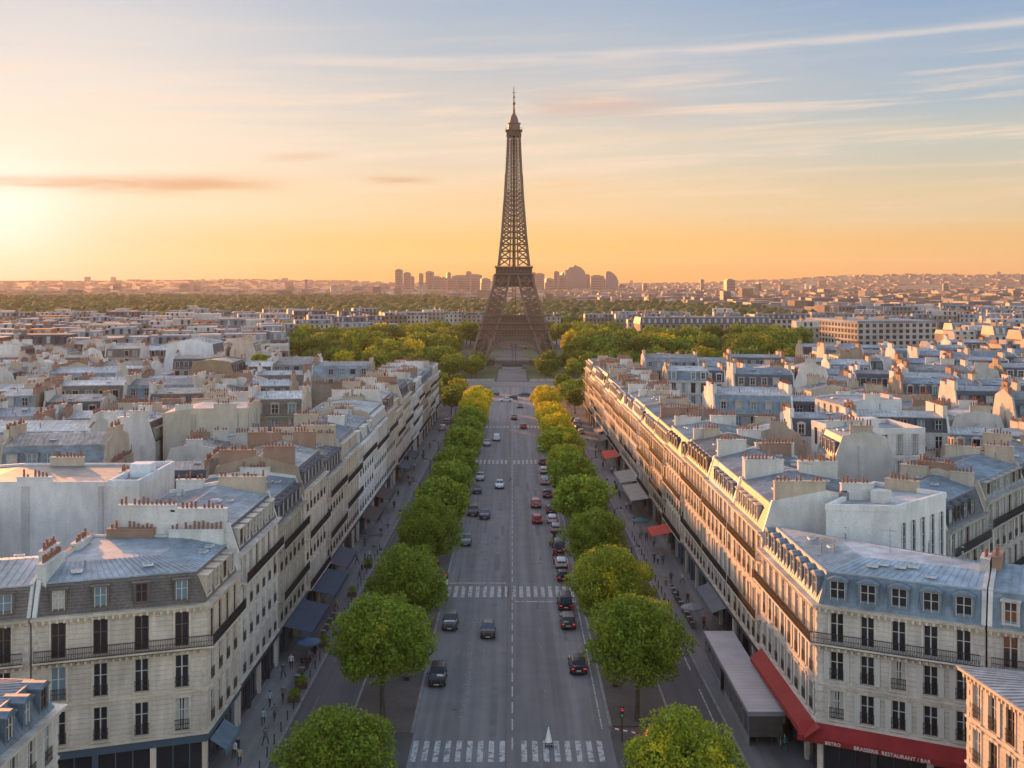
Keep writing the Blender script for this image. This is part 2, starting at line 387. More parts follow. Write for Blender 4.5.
# painted markings
def marks(name, rects, m='road_paint', z=.008):
    mb = MB()
    for x0, x1, y0, y1 in rects: mb.face([(x0, y0, z), (x1, y0, z), (x1, y1, z), (x0, y1, z)], m)
    return structure(name, mb)
for D0, D1 in ((105.3, 110.1), (160, 165.6), (276, 282), (343, 348)):
    kk = kb(D0)
    marks('crosswalk', [(x, x + .5, D0, D1) for x in np.arange(-kk + .2, kk - .5, 1.0) if not -.75 < x < .0])
marks('lane_marking', [(-.04, .10, d, d + 3.0) for d in np.arange(108, 470, 4.6)])
marks('lane_marking', [(-.62, -.50, 100, 470)], 'dark_panel')
for x, st, w in ((3.35, 7.5, .13), (-3.3, 7.5, .13), (-6.3, 6.0, .12), (6.4, 9.0, .11)):
    marks('lane_marking', [(x, x + w, d, d + 2.6) for d in np.arange(118 + abs(x), 468, st) if not (104 < d < 112 or 157 < d < 167 or 273 < d < 283)], 'road_paint_worn')
marks('lane_marking', [(19.6, 19.72, d, d + 11) for d in np.arange(113, 360, 17)])
marks('lane_marking', [(-20.0, -19.88, d, d + 9) for d in np.arange(113, 360, 20)], 'road_paint_worn')
marks('lane_marking', [(kb(113) - .75, kb(113) - .62, 113, 156), (kb(170) - .75, kb(170) - .62, 168, 272)])
rr = random.Random(3)
wm = []
for i in range(46):
    d = 116.0 + i * .78
    for j in range(3):
        if rr.random() < .62: x = -5.2 + j * .34 + rr.uniform(-.05, .05); wm.append((x, x + rr.uniform(.12, .3), d, d + rr.uniform(.25, .7)))
marks('road_lettering', wm, 'road_paint_worn')
marks('stop_line', [(-9.0, -.8, 167.2, 167.6), (.4, 8.6, 157.6, 158.0)])
# tar repairs, seams and manholes
rr = random.Random(12); pts = []
for i in range(40):
    x = rr.uniform(-8.5, 8.0); d = rr.uniform(104, 330); pts.append((x, x + rr.uniform(.15, .9), d, d + rr.uniform(2, 14)))
base_mat('asphalt_patch', (.118, .116, .116), .8, noise=[(.5, .2, 5, ONE), (14, .12, 2, ONE)])
marks('road_patch', pts, 'asphalt_patch', .006)
mb = MB()
for i in range(26): x = rr.uniform(-8, 8); d = rr.uniform(100, 300); mb.cyl(x, d, .0, .010, .35, .35, 10, 'dark_panel')
structure('manhole_covers', mb)
# far end of the avenue: quay road, central bridge paving, lawns
mb = MB(); mb.box(-170, 170, 474, 499, -.02, .05, 'pale_paving'); structure('quay_road', mb)
mb = MB(); mb.box(-6.4, 6.4, 499.02, 566, -.02, .3, 'pale_paving'); structure('esplanade', mb)
mb = MB(); mb.face([(-150, 500, .006), (-7, 500, .006), (-7, 760, .006), (-150, 760, .006)], 'lawn'); mb.face([(7, 500, .006), (190, 500, .006), (190, 760, .006), (7, 760, .006)], 'lawn'); structure('park_lawn', mb)
mb = MB(); mb.face([(-9, 586, .010), (9, 586, .010), (9, 650, .010), (-9, 650, .010)], 'pale_paving'); structure('tower_forecourt', mb)
for sx0 in (-1, 1):
    mb = MB(); mb.box(min(sx0 * 7.5, sx0 * 160), max(sx0 * 7.5, sx0 * 160), 498.2, 498.8, 0, 1.2, 'stone_trim')
    w = thing('parapet_wall', 'low pale stone parapet along the quay, %s of the esplanade' % ('left' if sx0 < 0 else 'right'), 'wall', data=mb.mesh('parapet_wall'), color=(.36, .33, .29))

# ------------------------------------------------------------------ windows, dormers and other building parts
def ring_off(pts, offs):
    n = len(pts); L = []
    for i in range(n):
        p, q = pts[i], pts[(i + 1) % n]; dx_, dy_ = q[0] - p[0], q[1] - p[1]; l = hypot(dx_, dy_); dx_ /= l; dy_ /= l
        L.append((p[0] + dy_ * offs[i], p[1] - dx_ * offs[i], dx_, dy_))
    out = []
    for i in range(n):
        a, b = L[i - 1], L[i]; det = a[2] * b[3] - a[3] * b[2]
        if abs(det) < 1e-4: out.append((b[0], b[1])); continue
        t = ((b[0] - a[0]) * b[3] - (b[1] - a[1]) * b[2]) / det; out.append((a[0] + a[2] * t, a[1] + a[3] * t))
    return out
def mk_frame(w, h, style, guard):
    """window unit: local -y is outside, origin at the bottom centre of the opening"""
    mb = MB(); fm = 'frame_brown' if style == 'brown' else 'frame_white'; t = .07
    for x0, x1 in ((-w / 2, -w / 2 + t), (w / 2 - t, w / 2), (-.05, .05)): mb.box(x0, x1, .09, .16, 0, h, fm)
    for z0 in (0, h * .62, h - t): mb.box(-w / 2 + t, -.05, .1, .15, z0, z0 + t * .8, fm); mb.box(.05, w / 2 - t, .1, .15, z0, z0 + t * .8, fm)
    if style == 'shut':
        for s in (-1, 1): mb.box(min(s * w / 2, s * (w / 2 + .5)), max(s * w / 2, s * (w / 2 + .5)), -.10, -.05, .0, h, 'frame_white')
    if guard:
        for z in (.12, .55, .95): mb.box(-w / 2 - .04, w / 2 + .04, -.12, -.08, z, z + .04, 'iron')
        for i in range(9): x = -w / 2 + w * i / 8; mb.box(x - .015, x + .015, -.11, -.09, .12, .95, 'iron')
    return mb
def pane_faces(mb, w, h, style):
    g = {'dark': 'glass_dark', 'brown': 'glass_dark', 'shut': 'glass_dark', 'blue': 'glass_blue', 'curtain': 'glass_dark', 'lit': 'lit_room'}[style]
    mb.face([(-w / 2, .155, 0), (w / 2, .155, 0), (w / 2, .155, h), (-w / 2, .155, h)], g)
    if style == 'curtain':
        mb.face([(-w / 2, .14, h * .05), (-.1, .14, h * .05), (-.16, .14, h), (-w / 2, .14, h)], 'curtain'); mb.face([(.12, .14, h * .05), (w / 2, .14, h * .05), (w / 2, .14, h), (.18, .14, h)], 'curtain')
def add_window(parent, pos, rz, w, h, style, guard, tier):
    if tier == 0:
        f = link('window', cached(('wf', w, h, style, guard), lambda: mk_frame(w, h, style, guard).mesh('window')), parent, pos, rz)
        def fp(): m = MB(); pane_faces(m, w, h, style); return m.mesh('pane')
        link('pane', cached(('wp', w, h, style), fp), f)
    else:
        def fw(): m = mk_frame(w, h, style, guard and tier == 1); pane_faces(m, w, h, style); return m.mesh('window')
        link('window', cached(('w', w, h, style, guard and tier == 1), fw), parent, pos, rz)
def mk_dormer(w, h, dep, style, mat_s, frame_only=False, arch=False):
    mb = MB()
    mb.box(-w / 2 - .18, -w / 2, 0, dep, 0, h, mat_s); mb.box(w / 2, w / 2 + .18, 0, dep, 0, h, mat_s)
    mb.box(-w / 2, w / 2, .02, dep, 0, .18, mat_s)
    mb.box(-w / 2 - .28, w / 2 + .28, -.12, dep + .2, h, h + .12, 'zinc_plain')
    if arch: mb.hex8([(-w / 2 - .2, -.1, h + .12), (w / 2 + .2, -.1, h + .12), (w / 2 + .2, dep, h + .12), (-w / 2 - .2, dep, h + .12), (-w / 4, -.08, h + .36), (w / 4, -.08, h + .36), (w / 4, dep, h + .36), (-w / 4, dep, h + .36)], 'zinc_plain')
    return mb
def add_dormer(parent, pos, rz, w, h, dep, style, mat_s, tier, color, arch=False):
    def pane(mb):
        fm = 'frame_brown' if style == 'brown' else 'frame_white'
        g = {'dark': 'glass_dark', 'brown': 'glass_dark', 'shut': 'glass_dark', 'blue': 'glass_blue', 'curtain': 'curtain', 'lit': 'lit_room'}[style]
        mb.face([(-w / 2, .14, .18), (w / 2, .14, .18), (w / 2, .14, h), (-w / 2, .14, h)], g)
        for x0, x1 in ((-w / 2, -w / 2 + .08), (w / 2 - .08, w / 2), (-.04, .04)): mb.box(x0, x1, .07, .13, .18, h, fm)
        mb.box(-w / 2 + .08, w / 2 - .08, .075, .125, h * .6, h * .6 + .05, fm); mb.box(-w / 2 + .08, w / 2 - .08, .075, .125, h - .08, h - .01, fm)
    if tier == 0:
        d = link('dormer', cached(('df', w, h, dep, mat_s, arch), lambda: mk_dormer(w, h, dep, style, mat_s, arch=arch).mesh('dormer')), parent, pos, rz, color)
        def fp(): m = MB(); pane(m); return m.mesh('pane')
        link('pane', cached(('dp', w, h, style), fp), d)
    else:
        def fw(): m = mk_dormer(w, h, dep, style, mat_s, arch=arch); pane(m); return m.mesh('dormer')
        link('dormer', cached(('d', w, h, dep, style, mat_s, arch), fw), parent, pos, rz, color)
def pot_mesh(small=False):
    m = MB()
    if small: m.cyl(0, 0, 0, .5, .14, .11, 5, 'terracotta'); return m.mesh('chimney_pot')
    m.cyl(0, 0, 0, .42, .12, .10, 7, 'terracotta'); m.cyl(0, 0, .42, .48, .125, .125, 7, 'terracotta'); return m.mesh('chimney_pot')

WALLS = {'cream': (.54, .46, .375), 'pale': (.55, .50, .445), 'tan': (.37, .32, .255), 'grey': (.36, .345, .32), 'white': (.66, .63, .60), 'buff': (.43, .36, .27)}
ROOFS = {'zinc': (.27, .31, .35), 'blue zinc': (.185, .24, .29), 'pale zinc': (.40, .42, .43), 'dull zinc': (.22, .225, .23), 'light blue zinc': (.30, .37, .43), 'warm zinc': (.40, .365, .34)}
MANS = {'slate': (.075, .088, .11), 'zinc': (.20, .24, .28), 'blue zinc': (.15, .20, .25), 'brown': (.14, .115, .10)}
COUNT = dict(building=0, window=0)

def building(pts, kinds, label, tier=1, zc=16.0, h0=4.2, nfl=4, mans_h=2.7, roof='mansard', wall='cream', rcol='zinc', mcol='slate', bay=2.7, balc=(0, ), seed=0,
             name='apartment_building', cat='building', group=None, party_col=None, rise=1.0, chim=None, winstyles=('dark', 'curtain', 'dark', 'blue', 'dark', 'shut', 'brown', 'curtain'), shop='shop_dark',
             low_floors=True, gwid=1.15, styles_fixed=None, topinset=None, awning=None, mod=False, pots=True, skyl=True, front_door=True):
    """pts: footprint, counter-clockwise, world metres; kinds per side: f facade, p party wall, r rear"""
    R = random.Random(seed * 7919 + 11); COUNT['building'] += 1
    cx, cy_ = pts[0]; rz0 = atan2(pts[1][1] - pts[0][1], pts[1][0] - pts[0][0]); ca, sa = cos(-rz0), sin(-rz0)
    root = thing(name, label, cat, (cx, cy_, 0), rz0, group)
    L = [((x - cx) * ca - (y - cy_) * sa, (x - cx) * sa + (y - cy_) * ca) for x, y in pts]
    camx, camy = (-cx) * ca - (-cy_) * sa, (-cx) * sa + (-cy_) * ca
    n = len(L); j1, j2, j3 = R.uniform(.9, 1.08), R.uniform(.85, 1.15), R.uniform(.85, 1.2); wc = tuple(v * j1 for v in WALLS[wall]); rc = tuple(v * j2 for v in ROOFS[rcol]); mc = tuple(v * j3 for v in MANS[mcol])
    pc = party_col or R.choice([(.60, .57, .53), (.66, .63, .60), (.50, .44, .37), (.42, .35, .27), (.55, .52, .47), (.33, .26, .19)])
    sides = []
    for i in range(n):
        p, q = L[i], L[(i + 1) % n]; l = hypot(q[0] - p[0], q[1] - p[1]); d = ((q[0] - p[0]) / l, (q[1] - p[1]) / l); nn = (d[1], -d[0])
        vis = nn[0] * (camx - (p[0] + q[0]) / 2) + nn[1] * (camy - (p[1] + q[1]) / 2) > 0
        sides.append(dict(p=p, q=q, l=l, d=d, n=nn, k=kinds[i], vis=vis, rz=atan2(d[1], d[0])))
    def pt(s, u, o, z): return (s['p'][0] + s['d'][0] * u + s['n'][0] * o, s['p'][1] + s['d'][1] * u + s['n'][1] * o, z)
    def sbox(mb, s, u0, u1, o0, o1, z0, z1, m): mb.hex8([pt(s, u0, o0, z0), pt(s, u1, o0, z0), pt(s, u1, o1, z0), pt(s, u0, o1, z0), pt(s, u0, o0, z1), pt(s, u1, o0, z1), pt(s, u1, o1, z1), pt(s, u0, o1, z1)], m)
    fh = (zc - h0) / nfl; floors = [h0 + fh * i for i in range(nfl)]
    wall_mb = MB(); trim = MB(); shopmb = MB(); party = []
    for s in sides:
        if s['k'] in 'fr' and s['vis']:
            nb = max(1, int(round((s['l'] - .6) / bay))); m0 = (s['l'] - (nb - 1) * (s['l'] - .8) / nb) / 2
            us = [m0 + i * (s['l'] - .8) / nb for i in range(nb)]
            s['us'] = us; w = gwid; rv = .22
            rows = []
            for fi, zf in enumerate(floors):
                if not low_floors and fi < nfl - 3: continue
                bot = .28 if (fi in balc or nfl - 1 == fi) else .42
                rows.append((zf + bot, zf + fh - .46, fi))
            if s['k'] == 'r': rows = [(a + .5, b, f) for a, b, f in rows]
            zprev = h0 if h0 > 0 else 0
            zbot = 0 if not (s['k'] == 'f' and low_floors) else h0
            zprev = zbot
            for za, zb, fi in rows:
                wall_mb.face([pt(s, 0, 0, zprev), pt(s, s['l'], 0, zprev), pt(s, s['l'], 0, za), pt(s, 0, 0, za)], 'stone')
                up = 0
                for u in us:
                    wall_mb.face([pt(s, up, 0, za), pt(s, u - w / 2, 0, za), pt(s, u - w / 2, 0, zb), pt(s, up, 0, zb)], 'stone'); up = u + w / 2
                    a0, a1 = u - w / 2, u + w / 2
                    for q4 in (((a0, 0, za), (a0, -rv, za), (a0, -rv, zb), (a0, 0, zb)), ((a1, 0, za), (a1, 0, zb), (a1, -rv, zb), (a1, -rv, za)), ((a0, 0, za), (a1, 0, za), (a1, -rv, za), (a0, -rv, za)), ((a0, 0, zb), (a0, -rv, zb), (a1, -rv, zb), (a1, 0, zb))):
                        wall_mb.face([pt(s, *c4) for c4 in q4], 'stone_trim')
                    st = styles_fixed(s, fi, us.index(u)) if styles_fixed else R.choice(winstyles)
                    add_window(root, pt(s, u, 0, za), s['rz'], round(w, 2), round(zb - za, 2), st, (fi not in balc) and s['k'] == 'f', tier); COUNT['window'] += 1
                    if tier <= 1 and s['k'] == 'f':
                        sbox(trim, s, a0 - .16, a0 - .003, -.01, .055, za - .02, zb + .02, 'stone_trim'); sbox(trim, s, a1 + .003, a1 + .16, -.01, .055, za - .02, zb + .02, 'stone_trim')
                        sbox(trim, s, a0 - .22, a1 + .22, -.01, .10, zb + .025, zb + .20, 'stone_trim')
                        if fi not in balc: sbox(trim, s, a0 - .2, a1 + .2, -.01, .16, za - .14, za - .025, 'stone_trim')
                        if tier == 0:
                            sbox(trim, s, a0 - .3, a1 + .3, -.01, .17, zb + .205, zb + .27, 'stone_trim'); sbox(trim, s, u - .14, u + .14, -.01, .15, zb + .03, zb + .34, 'stone_trim')
                wall_mb.face([pt(s, up, 0, za), pt(s, s['l'], 0, za), pt(s, s['l'], 0, zb), pt(s, up, 0, zb)], 'stone'); zprev = zb
            wall_mb.face([pt(s, 0, 0, zprev), pt(s, s['l'], 0, zprev), pt(s, s['l'], 0, zc), pt(s, 0, 0, zc)], 'stone')
            if s['k'] == 'f' and low_floors:     # shop front storey
                nbs = max(1, int(s['l'] / 4.2)); bw = s['l'] / nbs
                for b in range(nbs):
                    u0 = b * bw
                    sbox(shopmb, s, u0, u0 + .5, -.4, 0, 0, h0 - .75, 'stone_trim' if b % 2 == 0 else shop); sbox(shopmb, s, u0 + .5, u0 + bw, -.4, -.32, 0, .5, shop)
                    shopmb.face([pt(s, u0 + .5, -.36, .5), pt(s, u0 + bw, -.36, .5), pt(s, u0 + bw, -.36, h0 - .75), pt(s, u0 + .5, -.36, h0 - .75)], 'glass_dark' if R.random() < .75 else 'interior')
                    for j in (1, 2): sbox(shopmb, s, u0 + .5 + (bw - .5) * j / 3 - .05, u0 + .5 + (bw - .5) * j / 3 + .05, -.35, -.28, .5, h0 - .75, shop)
                sbox(shopmb, s, 0, s['l'], -.4, .06, h0 - .75, h0 - .06, shop)
            if tier <= 1 and s['k'] == 'f':     # quoins at the two ends
                for u0 in (.02, s['l'] - .52):
                    for j in range(int((zc - h0) / .84)): sbox(trim, s, u0 + (.0 if j % 2 else .08), u0 + (.5 if j % 2 else .42), -.01, .05, h0 + .1 + j * .84, h0 + .1 + j * .84 + .40, 'stone_trim')
        else:
            wall_mb.face([pt(s, 0, 0, 0), pt(s, s['l'], 0, 0), pt(s, s['l'], 0, zc), pt(s, 0, 0, zc)], 'plaster' if s['k'] == 'p' else 'stone')
    link('wall', wall_mb.mesh('wall'), root, color=wc)
    fo = [1 if s['k'] in 'f' else 0 for s in sides]
    def slab(mb, off, z0, z1, m, other=-.02): mb.prism(ring_off(L, [off if f else other for f in fo]), z0, z1, m)
    if any(fo):
        if low_floors:
            for fi, zf in enumerate(floors):
                if fi: slab(trim, .10, zf - .06, zf + .12, 'stone_trim')
            slab(trim, .22, h0 - .05, h0 + .18, 'stone_trim')
        else:
            for fi, zf in enumerate(floors):
                if fi >= nfl - 2: slab(trim, .09, zf - .06, zf + .1, 'stone_trim')
        if mod:
            for s in sides:
                if s['k'] == 'f' and s['vis']:
                    for zz in (zc - .42,) + tuple(floors[b] - .34 for b in balc if floors[b] > h0 + 1):
                        for j in range(int(s['l'] / .55)): sbox(trim, s, .2 + j * .55, .4 + j * .55, -.01, .42, zz, zz + .26, 'stone_trim')
        if trim.f: link('stone_trim', trim.mesh('stone_trim'), root, color=wc)
    if roof != 'flat':
        cmb_ = MB(); slab(cmb_, .18, zc - .42, zc - .14, 'stone_trim'); slab(cmb_, .42, zc - .14, zc + .02, 'stone_trim'); slab(cmb_, .50, zc + .021, zc + .10, 'zinc_plain')
        link('cornice', cmb_.mesh('cornice'), root, color=tuple(v * 1.02 for v in wc))
    if shopmb.f:
        link('shopfront', shopmb.mesh('shopfront'), root, color=wc)
    # balconies with iron railings
    for b in balc:
        if b >= nfl or not any(s['vis'] and s['k'] == 'f' for s in sides): continue
        if not low_floors and b < nfl - 3: continue
        zf = floors[b] + .1; bm = MB(); bm.prism(ring_off(L, [.78 if f else -.3 for f in fo]), zf, zf + .14, 'stone_trim')
        bo = link('balcony', bm.mesh('balcony'), root, color=wc)
        rm = MB(); ro = ring_off(L, [.72 if f else -.35 for f in fo])
        for i, s in enumerate(sides):
            if not (s['k'] == 'f' and s['vis']): continue
            a_, b_2 = Vector(ro[i] + (0,)), Vector(ro[(i + 1) % n] + (0,)); l = (b_2 - a_).length
            for zz, th in ((zf + .2, .05), (zf + .62, .03), (zf + 1.08, .06)): rm.beam(a_ + Vector((0, 0, zz)), b_2 + Vector((0, 0, zz)), th, 'iron')
            stp = .14 if tier == 0 else (.26 if tier == 1 else .5); cnt = int(l / stp); th = .028 if tier == 0 else (.05 if tier == 1 else .1)
            for j in range(cnt + 1):
                c = a_ + (b_2 - a_) * (j / max(1, cnt)); rm.beam(c + Vector((0, 0, zf + .14)), c + Vector((0, 0, zf + 1.08)), th, 'iron')
                if tier == 0 and j < cnt and j % 2 == 0: rm.beam(c + Vector((0, 0, zf + .22)), c + (b_2 - a_) * (1.0 / cnt) + Vector((0, 0, zf + .62)), .02, 'iron')
        link('railing', rm.mesh('railing'), bo)
    # roof
    nonp = [0 if s['k'] == 'p' else 1 for s in sides]
    if roof == 'flat':
        fm = MB(); fm.prism(ring_off(L, [-.02] * n), zc - .3, zc - .25, 'zinc_plain')
        link('roof', fm.mesh('roof'), root, color=rc)
        pm = MB(); ro = ring_off(L, [.04] * n); ri = ring_off(L, [-.3] * n)
        for i in range(n):
            j = (i + 1) % n; pm.hex8([ro[i] + (zc - .3,), ro[j] + (zc - .3,), ri[j] + (zc - .3,), ri[i] + (zc - .3,), ro[i] + (zc + .45,), ro[j] + (zc + .45,), ri[j] + (zc + .45,), ri[i] + (zc + .45,)], 'plaster')
        link('parapet', pm.mesh('parapet'), root, color=pc)
        xs = [p[0] for p in L]; ys = [p[1] for p in L]; mx, my = sum(xs) / n, sum(ys) / n
        bm = MB(); wx, wy = R.uniform(.7, 1.6), R.uniform(.7, 1.4); bm.box(mx - wx, mx + wx, my - wy, my + wy, zc - .24, zc + R.uniform(.6, 1.5), 'plaster'); link('roof_hut', bm.mesh('roof_hut'), root, color=pc)
        zb = zc; ring1 = ring_off(L, [-.3] * n); ztop = zc
    else:
        if roof == 'mansard':
            r0 = ring_off(L, [-.12 if k_ else 0 for k_ in nonp]); inset = R.uniform(.75, 1.1) if mans_h > 1 else .3
            ring1 = ring_off(L, [-.12 - inset if k_ else 0 for k_ in nonp]); zb = zc + mans_h
            for i in range(n):
                if nonp[i]:
                    mm = MB(); j = (i + 1) % n; mm.face([r0[i] + (zc + .1,), r0[j] + (zc + .1,), ring1[j] + (zb,), ring1[i] + (zb,)], 'slate' if mcol in ('slate', 'brown') else 'zinc_plain')
                    if tier <= 1 and sides[i]['vis'] and mcol not in ('slate', 'brown'):
                        nr = int(sides[i]['l'] / .7)
                        for k2 in range(nr):
                            f_ = (k2 + .5) / nr; A = Vector(r0[i] + (zc + .1,)).lerp(Vector(r0[j] + (zc + .1,)), f_); B = Vector(ring1[i] + (zb,)).lerp(Vector(ring1[j] + (zb,)), f_); mm.beam(A, B, .05, 'zinc_plain')
                    link('mansard', mm.mesh('mansard'), root, color=mc)
        else:
            ring1 = ring_off(L, [.35 if k_ else 0 for k_ in nonp]); zb = zc + .12
        dmin = min(hypot(ring1[(i + 1) % n][0] - ring1[i][0], ring1[(i + 1) % n][1] - ring1[i][1]) for i in range(n) if not nonp[i] or sum(nonp) == n) if (sum(nonp) == n or sum(nonp) < n) else 10
        half = dmin / 2 - .08 if topinset is None else topinset
        offs2 = [-half if k_ else 0 for k_ in nonp]; ring2 = ring_off(ring1, offs2); ztop = zb + rise
        rm = MB()
        for i in range(n):
            j = (i + 1) % n
            if nonp[i]:
                rm.face([ring1[i] + (zb,), ring1[j] + (zb,), ring2[j] + (ztop,), ring2[i] + (ztop,)], 'zinc_plain' if tier <= 1 else 'zinc')
                if roof == 'mansard': rm.beam(Vector(ring1[i] + (zb + .02,)), Vector(ring1[j] + (zb + .02,)), .14, 'zinc_plain')
                if tier <= 1:
                    nr = int(sides[i]['l'] / .62)
                    for k2 in range(nr):
                        f_ = (k2 + .5) / nr; rm.beam(Vector(ring1[i] + (zb + .02,)).lerp(Vector(ring1[j] + (zb + .02,)), f_), Vector(ring2[i] + (ztop + .02,)).lerp(Vector(ring2[j] + (ztop + .02,)), f_), .06, 'zinc_plain')
        rm.face([p + (ztop,) for p in ring2], 'zinc_plain')
        link('roof', rm.mesh('roof'), root, color=rc)
        if roof == 'low':   # closed wall heads under a low roof
            pass
        # party wall gables
        for i, s in enumerate(sides):
            if s['k'] != 'p': continue
            j = (i + 1) % n
            def uz(p): return (p[0] - s['p'][0]) * s['d'][0] + (p[1] - s['p'][1]) * s['d'][1]
            r1a, r1b, r2a, r2b = uz(ring1[i]), uz(ring1[j]), uz(ring2[i]), uz(ring2[j]); up = R.choice([.18, .25, .4])
            prof = [(.05, 0), (s['l'] - .05, 0), (s['l'] - .05, zc + .12), (r1b, zb + up), (r2b, ztop + up), (r2a, ztop + up), (r1a, zb + up), (.05, zc + .12)]
            if abs(r2a - r2b) < .3: prof = prof[:4] + [((r2a + r2b) / 2, ztop + up)] + prof[6:]
            gm = MB(); o0, o1 = .012, -.34
            A = [pt(s, u, o0, z) for u, z in prof]; B = [pt(s, u, o1, z) for u, z in prof]
            gm.face(A, 'plaster'); gm.face(B[::-1], 'plaster')
            for a4 in range(2, len(prof) - 1): gm.face([A[a4], A[a4 + 1], B[a4 + 1], B[a4]], 'terracotta' if (R.random() < .35 and a4 in (3, 4)) else 'zinc_plain' if a4 % 2 else 'plaster')
            link('party_wall', gm.mesh('party_wall'), root, color=pc)
            if s['vis'] and s['l'] > 6:
                for k2 in range(R.choice([1, 2, 3])):
                    fm_ = MB(); u_ = R.uniform(1.0, s['l'] - 1.4); w_ = R.choice([.12, .12, .55, .8]); sbox(fm_, s, u_, u_ + w_, .02, .10 if w_ < .3 else .16, zc - R.uniform(4, 9), min(zb, zc + R.uniform(-.5, 2.0)), 'grey_metal' if w_ < .3 else 'plaster')
                    jj = R.uniform(.72, 1.0); link('downpipe' if w_ < .3 else 'flue', fm_.mesh('flue'), root, color=tuple(v * jj for v in pc))
            # chimney stacks on the party wall
            nch = (R.choice([1, 1, 2]) if chim is None else chim)
            for c in range(nch):
                cl = R.uniform(2.2, min(5.5, s['l'] * .42)); u0 = (s['l'] * (c + .5) / nch) - cl / 2 + R.uniform(-.6, .6); u0 = max(1.3, min(s['l'] - cl - 1.3, u0)); zt = ztop + R.uniform(.45, 1.25)
                cm = MB(); sbox(cm, s, u0, u0 + cl, .004, -.72, zb - 1.2, zt, 'plaster'); sbox(cm, s, u0 - .06, u0 + cl + .06, .06, -.78, zt, zt + .12, 'plaster')
                co = link('chimney', cm.mesh('chimney'), root, color=R.choice([pc, pc, (.6, .58, .54), (.48, .4, .31), (.30, .19, .14)]))
                npot = int(cl / .42)
                for k2 in range(npot):
                    if R.random() < .22: continue
                    link('chimney_pot', cached(('pot', tier > 1), lambda: pot_mesh(tier > 1)), co, pt(s, u0 + .25 + k2 * .42, -.36, zt + .12), scale=(1, 1, R.uniform(.5, 1.7)))
        # dormers
        if roof == 'mansard' and mans_h > 1.6:
            for s in sides:
                if s['k'] in 'fr' and s['vis']:
                    w_ = round(R.choice([1.0, 1.15, 1.3]), 2); h_ = round(min(1.95, mans_h - .55), 1); ms = 'slate' if mcol in ('slate', 'brown') else 'zinc_plain'
                    ms = R.choice([ms, 'stone_trim']); ar = R.random() < .4; col_ = wc if ms == 'stone_trim' else mc
                    for ui, u in enumerate(s['us']):
                        if R.random() < .06 and tier: continue
                        st = styles_fixed(s, 99, ui) if styles_fixed else R.choice(winstyles)
                        if st == 'shut': st = 'dark'
                        add_dormer(root, pt(s, u, -.2, zc + .3), s['rz'], w_, h_, 1.5, st, ms, tier, col_, ar)
        # skylights, vents
        if skyl:
            for i, s in enumerate(sides):
                if nonp[i]:
                    j = (i + 1) % n
                    for k2 in range(R.choice([1, 2, 3, 4, 5] if tier <= 1 else [0, 1, 2, 3])):
                        f_, g_ = R.uniform(.15, .85), R.uniform(.25, .75)
                        A = Vector(ring1[i] + (zb,)).lerp(Vector(ring1[j] + (zb,)), f_); B = Vector(ring2[i] + (ztop,)).lerp(Vector(ring2[j] + (ztop,)), f_); C_ = A.lerp(B, g_)
                        sm = MB(); 
                        if R.random() < .6: sm.box(-.45, .45, -.35, .35, 0, .16, 'zinc_plain'); sm.face([(-.36, -.28, .165), (.36, -.28, .165), (.36, .28, .165), (-.36, .28, .165)], 'glass_blue'); nm = 'skylight'
                        else: sm.cyl(0, 0, -.1, R.uniform(.5, 1.1), .09, .09, 6, 'grey_metal'); sm.cyl(0, 0, 1.1, 1.2, .16, .02, 6, 'grey_metal'); nm = 'vent_pipe'
                        link(nm, sm.mesh(nm), root, (C_.x, C_.y, C_.z + .05), s['rz'], (.5, .52, .54))
    if tier <= 1 and R.random() < .5:   # aerial
        am = MB(); am.cyl(0, 0, 0, 2.6, .035, .025, 5, 'grey_metal'); am.beam((-.6, 0, 2.3), (.6, 0, 2.3), .03, 'grey_metal')
        for k2 in range(5): am.beam((-.5 + k2 * .25, -.3, 2.3), (-.5 + k2 * .25, .3, 2.3), .02, 'grey_metal')
        c_x = sum(p[0] for p in ring1) / n; c_y = sum(p[1] for p in ring1) / n; link('aerial', am.mesh('aerial'), root, (c_x + R.uniform(-2, 2), c_y, ztop - .3), R.uniform(0, 3))
    if awning:
        for (si, u0, u1, z1, dep, drop, colr) in awning:
            s = sides[si]; am = MB()
            am.hex8([pt(s, u0, .1, z1 - .06), pt(s, u1, .1, z1 - .06), pt(s, u1, dep, z1 - drop - .06), pt(s, u0, dep, z1 - drop - .06), pt(s, u0, .1, z1), pt(s, u1, .1, z1), pt(s, u1, dep, z1 - drop), pt(s, u0, dep, z1 - drop)], 'cloth')
            am.hex8([pt(s, u0, dep - .03, z1 - drop - .5), pt(s, u1, dep - .03, z1 - drop - .5), pt(s, u1, dep + .03, z1 - drop - .5), pt(s, u0, dep + .03, z1 - drop - .5), pt(s, u0, dep - .03, z1 - drop - .003), pt(s, u1, dep - .03, z1 - drop - .003), pt(s, u1, dep + .03, z1 - drop - .003), pt(s, u0, dep + .03, z1 - drop - .003)], 'cloth')
            link('awning', am.mesh('awning'), root, color=colr)
    root['_sides'] = 0; del root['_sides']
    return root, sides, pt

FOOT = []     # occupied footprints
def poly_overlap(a, b, gap=.2):
    for poly in (a, b):
        m = len(poly)
        for i in range(m):
            p, q = poly[i], poly[(i + 1) % m]; nx, ny = q[1] - p[1], -(q[0] - p[0]); l = hypot(nx, ny); nx /= l; ny /= l
            pa = [x * nx + y * ny for x, y in a]; pb = [x * nx + y * ny for x, y in b]
            if max(pa) < min(pb) + gap or max(pb) < min(pa) + gap: return False
    return True

